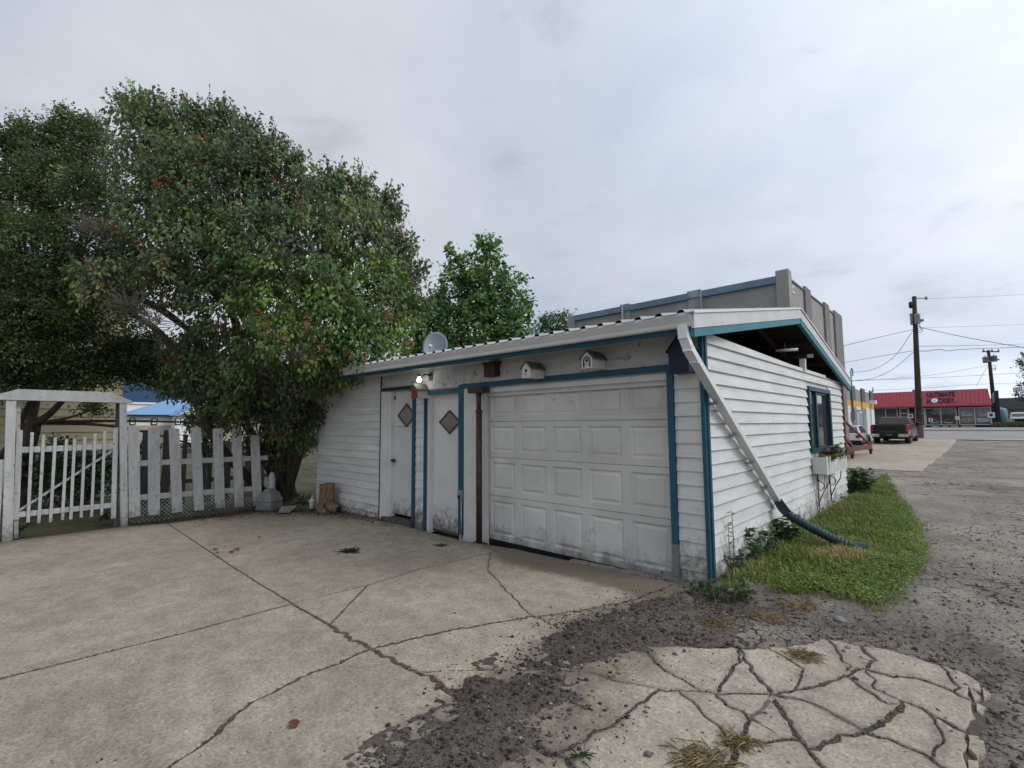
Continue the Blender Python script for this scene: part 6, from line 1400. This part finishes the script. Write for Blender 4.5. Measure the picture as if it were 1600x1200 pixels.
# bare grey twigs where the old wood shows
mb = MB()
for (cx, cy, Z, R, n_) in ((205,485,8.5,.45,60),(170,370,9.0,.5,55),(240,505,8.5,.4,40),(465,560,8.0,.35,40),(600,370,9.9,.5,70),(640,440,9.8,.4,60),(360,230,10,.5,50),(140,360,8.9,.4,30)):
    c = Vector(AT(cx, cy, Z))
    for _ in range(n_):
        d = Vector(rdir(1)[0]); d.z = abs(d.z)*.7; a = c+Vector(rdir(1)[0])*R*.25; mb.tube([a, a+d*R*.6+Vector(rdir(1)[0])*.06, a+d*R*rn.uniform(.9,1.3)], [.009,.006,.002], 3, False)
mb.build('bare_twigs', 'bark_pale', lil, kind='stuff')
# ---- small-leaved tree behind the gate
ELM = [(30,208,14,11.2),(112,188,15,11.2),(148,198,12,11.2),(82,205,12,11.2),(5,225,16,11),(20,600,30,10),(60,585,34,10.2),(165,585,28,10.4),(215,555,30,10.8),(245,580,24,10.9),(-60,600,40,9.8),(110,590,26,10.2),(110,215,34,11.2),(152,238,36,11.2),(62,232,38,11.2),(18,258,42,11.2),(92,290,54,10.8),(28,330,52,10.4),(150,318,50,10.6),(62,398,62,10),(150,395,50,10.2),(18,470,54,9.6),(100,485,56,9.9),(178,490,42,10.2),(38,548,48,9.7),(122,556,46,10.1),(-45,400,60,9.8),(-45,520,60,9.5),(-55,300,56,10.8),(190,560,34,10.6),(146,640,17,10.6),(222,590,20,10.8),(-110,440,70,9.8),(205,420,40,10.6),(-120,330,60,10.5),(75,590,26,10.2),(235,545,26,10.8),(265,575,24,10.8),(310,660,20,11.6),(322,700,18,11.6),(352,640,26,11.2)]
eb = G(20, 790); eb = AT(22, 775, 10.9); eb = np.array([eb[0], eb[1], -.22]); elm = thing('garden_tree', tuple(eb), 'dark small-leaved tree with curved limbs behind the garden gate', 'tree')
PE = [(.080,.115,.042,5),(.060,.092,.036,4),(.13,.175,.055,2.5),(.27,.32,.12,1.0)]
nl2 = crown(elm, ELM, .064, 40, PE, twigs=26, droop=.3, spread=.10, width=.85, tipn=12)
limbs(elm, eb, [(15,640,10.8),(60,660,10.8),(-30,600,10.5),(70,560,10.6)], ELM, .12, 'bark', 1, 5)
mb = MB(); P = smooth_path([Vector(AT(5,715,10.9)), Vector(AT(32,668,10.8)), Vector(AT(70,655,10.7)), Vector(AT(96,628,10.7)), Vector(AT(120,600,10.5))], 3); mb.tube(P, list(np.linspace(.10,.04,len(P))), 9)
P = smooth_path([Vector(AT(20,690,10.9)), Vector(AT(36,650,10.8)), Vector(AT(50,625,10.7)), Vector(AT(62,570,10.4))], 3); mb.tube(P, list(np.linspace(.08,.03,len(P))), 9); mb.build('limb', 'bark', elm)
# ---- maple behind the garage
MAP = [(765,383,15,20),(757,412,24,20),(712,402,13,20),(716,435,24,20),(788,446,26,20),(745,462,34,19.8),(698,475,30,20),(812,482,21,20),(672,505,30,19.8),(740,515,42,19.4),(795,520,34,19.6),(652,548,30,19.8),(695,545,36,19.4),(640,500,20,20.4),(770,488,30,19.8),(806,548,28,19.6),(760,560,36,19.4)]
mbp = AT(735, 560, 20); mbp[2] = -.2; mpl = thing('maple_tree', tuple(mbp), 'young maple with pointed green tops behind the garage roof', 'tree')
PM = [(.10,.20,.06,5),(.075,.15,.05,3),(.15,.27,.08,3),(.23,.35,.11,1.3)]
crown(mpl, MAP, .15, 26, PM, twigs=26, droop=.7, spread=.13, width=1.3, tipn=9, flat=1.15, fill=.35)
limbs(mpl, mbp, [(735,560,20),(760,500,20),(700,520,20)], MAP, .16, 'bark', 1, 6)
# ---- feathery tree further back
POP = [(862,512,16,45),(878,503,11,45),(845,522,14,45),(886,522,12,45),(868,530,16,45),(852,498,6,45)]
pb_ = AT(865, 560, 45); pb_[2] = -.2; pop = thing('far_tree', tuple(pb_), 'light green tree just left of the grey building', 'tree')
crown(pop, POP, .26, 34, [(.07,.13,.04,3),(.10,.17,.055,2),(.05,.10,.035,2)], twigs=6, spread=.35, tipn=8, flat=1.2, width=.7)
limbs(pop, pb_, [(866,540,45)], POP, .2, 'bark', 1, 7)
# ---- street tree whose twigs enter at the right edge
STR = [(1612,565,14,60),(1618,612,20,60),(1640,580,30,60),(1660,540,30,60),(1650,620,30,60),(1598,622,6,60),(1597,606,5,60),(1594,567,4,60)]
sb_ = AT(1650, 660, 60); sb_[2] = .8; stt = thing('street_tree', tuple(sb_), 'street tree reaching in with leafy twigs at the right edge', 'tree')
crown(stt, STR, .2, 14, [(.05,.075,.035,3),(.07,.10,.045,2)], twigs=10, spread=.25, tipn=8)
limbs(stt, sb_, [(1650,640,60),(1640,600,60)], STR, .2, 'bark', 1, 8)
# ---- shrub in the yard
SHR = [(55,735,24,10.9),(85,728,24,11),(115,735,26,10.9),(145,738,24,11),(70,765,22,10.7),(110,768,24,10.7),(150,765,22,10.9),(95,705,14,11.2),(170,730,18,11.2),(215,740,16,11),(230,700,12,11.5)]
shb = G(100, 790); shb = AT(100, 770, 10.8); shb[2] = -.22; shr = thing('garden_shrub', tuple(shb), 'dark leafy shrub growing behind the white gate', 'shrub')
crown(shr, SHR, .085, 26, [(.030,.065,.024,5),(.05,.10,.03,2)], twigs=10, spread=.10)
limbs(shr, shb, [(100,770,10.8),(140,770,10.9),(70,770,10.7)], SHR, .03, 'bark', 1, 9, 'stem')
# ---- ivy and low leaves along the foot of lilac and fence
def weed(name, base, h_, spread, n_leaf, leaf, pal, label, cat='weed', nst=6, up=.6, group=None, width=.8, stemcol='grass_stem', droop=.2):
    t = thing(name, tuple(base), label, cat, group); base = np.array(base); mb = MB(); Ps, Ds = [], []
    for k in range(nst):
        a = rng.random()*6.283; l = h_*(.55+.5*rng.random()); tipp = base+np.array([math.cos(a)*spread*rng.random(), math.sin(a)*spread*rng.random(), l]); b0 = base+np.array([rng.normal()*spread*.25, rng.normal()*spread*.25, -.02])
        mid = (b0+tipp)/2+np.array([rng.normal()*.02, rng.normal()*.02, l*.08]); mb.tube([b0, mid, tipp], [.006, .005, .002], 4, False)
        m_ = max(2, n_leaf//nst); tt = rng.random(m_)**.7
        q = np.where(tt[:,None] < .5, b0+(mid-b0)*(tt*2)[:,None], mid+(tipp-mid)*((tt-.5)*2)[:,None]); Ps.append(q)
        da = rng.random(m_)*6.283; Ds.append(np.stack([np.cos(da), np.sin(da), up*(rng.random(m_)*1.4-.2)], 1))
    P = np.concatenate(Ps); D = np.concatenate(Ds); n = len(P)
    V, F, T = leafmesh(P, D-np.array([0,0,droop]), unit(np.array([0,0,1.])+.5*rng.normal(size=(n,3))), leaf*(.5+.8*rng.random(n)), tints(n, pal, .3), width)
    mb.build('stems', 'bark_pale', t); np_obj('leaves', V, F, 'leaf', t, {'tint': T}); return t
PW = [(.055,.11,.03,4),(.08,.15,.04,3),(.04,.085,.028,3)]
for px, py, h_, sp_, n_, lf, lab in ((1345,772,.55,.42,520,.11,'big leafy weed clump at the far corner of the garage'),(1330,765,.35,.3,200,.09,'lower weed tuft against the far end of the side wall'),
        (1222,850,.40,.30,170,.10,'dark weed clump under the joint of downspout and hose'),(1182,880,.34,.15,70,.09,'bushy weed against the siding left of the hose'),(1208,868,.30,.2,80,.08,'weed between the hose and the bushy weed'),
        (1150,895,.22,.16,70,.06,'small weed at the foot of the tall seed stalk'),(1118,935,.16,.20,90,.06,'low weeds at the front corner of the garage'),(1085,925,.12,.15,60,.05,'small sprouts at the foot of the right column'),(1160,935,.14,.2,80,.055,'weed patch on the earth beside the corner'),
        (1280,800,.25,.22,90,.07,'weeds below the window box bracket'),(1310,785,.22,.2,70,.07,'weeds right of the iron bracket'),
        (30,832,.16,.22,120,.06,'ivy tuft at the foot of the left gate post'),(165,812,.12,.3,120,.06,'low creeping leaves under the gate'),(245,808,.10,.3,110,.05,'creeping leaves below the first pickets'),(330,799,.10,.3,110,.05,'creeping leaves below the last pickets'),(470,790,.25,.35,150,.09,'dark leafy sprouts at the lilac foot'),(440,770,.45,.4,200,.10,'dark suckers round the lilac stems')):
    b_ = G(px, py); weed('weed', b_, h_, sp_, n_, lf, PW, lab, nst=max(6, n_//14), group='weeds')
b_ = G(1146, 898); sk = weed('seed_stalk', b_, .62, .05, 34, .05, PW, 'tall thin seed stalk rising against the side wall', 'weed', nst=2, width=.4)
b_ = np.array([.20, 4.6, bz1-.05]); weed('purple_plant', b_, .20, .20, 90, .10, [(.07,.035,.045,3),(.11,.06,.07,2),(.05,.03,.03,2)], 'dark purple leafed plant in the window box', 'plant', nst=12)
b_ = np.array([.20, 5.25, bz1-.05]); weed('trailing_plant', b_, .22, .30, 130, .09, [(.13,.19,.06,3),(.20,.26,.10,2),(.08,.13,.04,2)], 'pale green plant at the far end of the window box', 'plant', nst=16)
b_ = np.array([.18, 4.42, bz1-.06]); weed('yellow_plant', b_, .10, .22, 120, .07, [(.17,.21,.05,3),(.24,.25,.07,2)], 'yellowish trailing plant at the near end of the window box', 'plant', nst=10)
vn = MB()
for k in range(9):
    y = 4.3+1.4*rng.random(); P = [Vector((.05, y, -.05))]
    for q in range(4): P.append(P[-1]+Vector((0, .10*rng.normal(), .18+.05*rng.random())))
    vn.tube(smooth_path(P, 2), .004, 4, False)
vn.build('dry_vine', 'bark_pale', None, 'thin dry vine stems on the wall under the window box', 'vine')
# ---- grass strip
def blades(n, poly, hmin, hmax, pal, dry):
    xs = np.array([p[0] for p in poly]); ys = np.array([p[1] for p in poly]); X = rng.uniform(xs.min()-.1, xs.max()+.1, n); Y = rng.uniform(ys.min()-.1, ys.max(), n)
    d = sdf(X, Y, poly)+(fbm(X, Y, 4, 3, 41)-.5)*.28; thin = fbm(X, Y, 1.6, 3, 42); k = (rng.random(n) < np.clip(d/.22, 0, 1)**1.3*np.clip((thin-.22)*4+.35, .25, 1)) & (X > .035); X, Y, d, thin = X[k], Y[k], d[k], thin[k]; n = len(X)
    z = alley_z(X, Y); h_ = (hmin+(hmax-hmin)*rng.random(n)**1.6)*(.55+.9*fbm(X, Y, 2.2, 3, 43)); a = rng.random(n)*6.283; lean = .25+.8*rng.random(n); w_ = .0035+.004*rng.random(n)
    dx_, dy_ = np.cos(a), np.sin(a); px_, py_ = -dy_, dx_; b0 = np.stack([X, Y, z-.01], 1); s = np.stack([px_*w_, py_*w_, 0*w_], 1)
    m_ = b0+np.stack([dx_*h_*lean*.3, dy_*h_*lean*.3, h_*.62], 1); t_ = b0+np.stack([dx_*h_*lean, dy_*h_*lean, h_*(1.05-.25*lean)], 1)
    V = np.stack([b0-s, b0+s, m_+s*.75, m_-s*.75, t_], 1).reshape(-1, 3); kk = np.arange(n)[:,None]*5
    F = np.concatenate([kk+np.array([[0,1,2]]), kk+np.array([[0,2,3]]), kk+np.array([[3,2,4]])], 0)
    c = tints(n, pal, .3); dr_ = (fbm(X, Y, 1.3, 3, 44) > .58+.2*rng.random(n)) | (rng.random(n) < .06); c[dr_] = tints(int(dr_.sum()), dry, .3)
    return V, F, np.repeat(c, 5, 0)
V, F, T = blades(180000, GRASS, .025, .11, [(.19,.25,.048,4),(.26,.305,.06,3),(.13,.185,.04,3)], [(.48,.39,.17,3),(.38,.33,.12,2)])
V2, F2, T2 = blades(3500, GRASS, .07, .16, [(.17,.25,.06,3),(.27,.29,.10,2)], [(.45,.37,.18,1)]); F = np.concatenate([F, F2+len(V)]); V = np.concatenate([V, V2]); T = np.concatenate([T, T2])
np_obj('grass', V, F, 'grass', None, {'tint': T}, kind='stuff', label='strip of rough grass along the side of the garage', cat='grass')
n = 52000; X = rng.uniform(0, 1.7, n); Y = rng.uniform(-.2, 7, n); d = sdf(X, Y, GRASS); k = (d+(fbm(X, Y, 4, 3, 45)-.5)*.25 > .03) & (rng.random(n) < np.where((d < .45) & (X > .5), .95, .10)) & (X > .04); X, Y = X[k], Y[k]; n = len(X)
hz2 = .015+.06*rng.random(n); P = np.stack([X, Y, alley_z(X, Y)+hz2], 1); a = rng.random(n)*6.283
V, F, T = leafmesh(P, np.stack([np.cos(a), np.sin(a), .1*rng.normal(size=n)], 1), unit(np.array([0,0,1.])+.35*rng.normal(size=(n,3))), .013+.016*rng.random(n), tints(n, [(.16,.25,.048,3),(.22,.30,.06,3),(.11,.18,.04,2)], .3), 1.3)
np_obj('clover', V, F, 'leaf', None, {'tint': T}, kind='stuff', label='bright clover patch on the outer edge of the grass strip', cat='clover')
# straw-dry tufts between the slabs
def tuft(px, py, r, n, lab, pal=[(.58,.46,.26,3),(.42,.33,.18,2)], cat='dry grass', h_=.055, flat_=.10):
    n = int(n*.7)
    c = G(px, py); P = c[None,:]+np.concatenate([rng.normal(size=(n,2))*r*.5, .012*rng.random((n,1))], 1); a = rng.random(n)*6.283; D = np.stack([np.cos(a), np.sin(a), flat_+flat_*rng.random(n)], 1)
    V, F, T = leafmesh(P, D, np.tile([0,0,1.], (n,1))+.2*rng.normal(size=(n,3)), h_*(.6+rng.random(n)), tints(n, pal, .3), .055); np_obj('grass_tuft', V, F, 'grass', None, {'tint': T}, label=lab, cat=cat, group='tufts on the ground', kind='stuff' if cat == 'dry grass' else None)
tuft(1098, 1192, .11, 420, 'large flattened tuft of straw on the slab at the bottom edge'); tuft(1258, 1026, .09, 220, 'straw tuft in the gap behind the broken slabs'); tuft(1155, 1162, .07, 140, 'small dry tuft in the crack right of the large straw tuft')
tuft(1245, 945, .12, 260, 'dry grass at the near tip of the lawn'); tuft(1200, 965, .14, 200, 'thin dry straw on the earth before the lawn'); tuft(1120, 975, .12, 120, 'sparse straw on the gravel near the corner')
tuft(547, 862, .10, 150, 'green pulled weed lying on the concrete', [(.06,.10,.03,3),(.04,.07,.025,2)], 'weed', .07); tuft(690, 853, .05, 120, 'brown moss clump on the concrete before the doors', [(.09,.08,.04,2),(.06,.06,.03,2)], 'moss', .04); tuft(908, 1183, .03, 40, 'tiny green sprout in the joint at the bottom', [(.07,.13,.04,1)], 'weed', .05)
# fallen brown leaves on the concrete
for px, py, s_, lab in ((340,858,.075,'brown leaf, upper left of the group on the concrete'),(341,864,.05,'small brown leaf below the upper left one'),(363,864,.085,'brown leaf in the middle of the group on the concrete'),(374,859,.09,'long thin brown leaf right of the group'),(402,840,.06,'brown leaf lying alone nearer the lilac'),(411,855,.05,'tiny brown leaf right of the long thin leaf'),(461,1138,.07,'reddish brown leaf alone on the near slab'),(678,1077,.06,'dark red leaf in the wide driveway joint')):
    c = G(px, py, .008); a = rng.random()*6.283; u = np.array([math.cos(a), math.sin(a), .05]); v = np.array([-math.sin(a), math.cos(a), 0])
    pts_ = [c+u*s_*q[1]+v*s_*q[0]*1.1+np.array([0,0,abs(q[0])*s_*.5+q[1]*s_*.12]) for q in LV]
    MB().add(pts_+[p_-np.array([0,0,.002]) for p_ in pts_], [(0,1,2,3),(0,3,4,5),(6,9,8,7),(6,11,10,9)]).build('fallen_leaf', 'leaf_brown', None, lab, 'leaf', 'fallen leaves')
n = 2600; t_ = rng.random(n); base_l = np.array(P_((300,812),(420,800),(480,800),(560,806),(600,812))); seg = np.minimum((t_*4).astype(int), 3); fr_ = (t_*4-seg)[:,None]; Q = base_l[seg]*(1-fr_)+base_l[seg+1]*fr_+rng.normal(size=(n,2))*np.array([.35,.22])
k = (Q[:,1] < -.03); Q = Q[k]; n = len(Q); a = rng.random(n)*6.283
V, F, T = leafmesh(np.stack([Q[:,0], Q[:,1], gz(Q[:,0], Q[:,1])+.008+.01*rng.random(n)], 1), np.stack([np.cos(a), np.sin(a), .15*rng.normal(size=n)], 1), np.array([0,0,1.])+.4*rng.normal(size=(n,3)), .012+.03*rng.random(n)**2, tints(n, [(.10,.065,.04,3),(.06,.042,.03,3),(.20,.15,.09,.6)], .3))
np_obj('leaf_litter', V, F, 'seed_head', None, {'tint': T}, kind='stuff', label='brown leaf litter under the lilac along the fence', cat='leaf litter')
# a few bigger stones at the corner
for px, py, r, lab in ((1172,918,.06,'flat grey stone on the earth beside the corner weeds'),(1148,912,.05,'rounded stone half hidden in the weeds at the corner'),(1312,970,.045,'grey stone at the tip of the lawn'),(1325,1013,.02,'dark pebble on the rear broken slab'),(1141,925,.04,'small pale stone nearest the corner board')):
    c = G(px, py); mb = MB(); pr2 = [(.02,-.3),(.7,-.25),(1,.0),(.9,.3),(.5,.5),(.02,.56)]; mb.lathe((c[0], c[1], c[2]+r*.2), [(r*a_*(1+.1*rng.normal()), r*b2_) for a_, b2_ in pr2], 9, (.2*rng.normal(), .2*rng.normal(), 1))
    mb.build('stone', 'lead_grey', None, lab, 'stone', 'single stones')
# dry weeds on the verge beyond the street
X = rng.uniform(float(FR(1552, 668, 72)[0]), 20, 9000); Y = rng.uniform(69.8, 73, 9000); n = len(X); a = rng.random(n)*6.283
V, F, T = leafmesh(np.stack([X, Y, np.full(n, .85)], 1), np.stack([.5*np.cos(a), .5*np.sin(a), np.ones(n)], 1), rdir(n), .25+.5*rng.random(n)*(.4+fbm(X, Y, .6, 3, 5)), tints(n, [(.22,.17,.10,3),(.14,.13,.06,2)], .3), .12)
np_obj('verge_weeds', V, F, 'grass', None, {'tint': T}, kind='stuff', label='dry brown weeds on the verge beyond the street', cat='weeds')
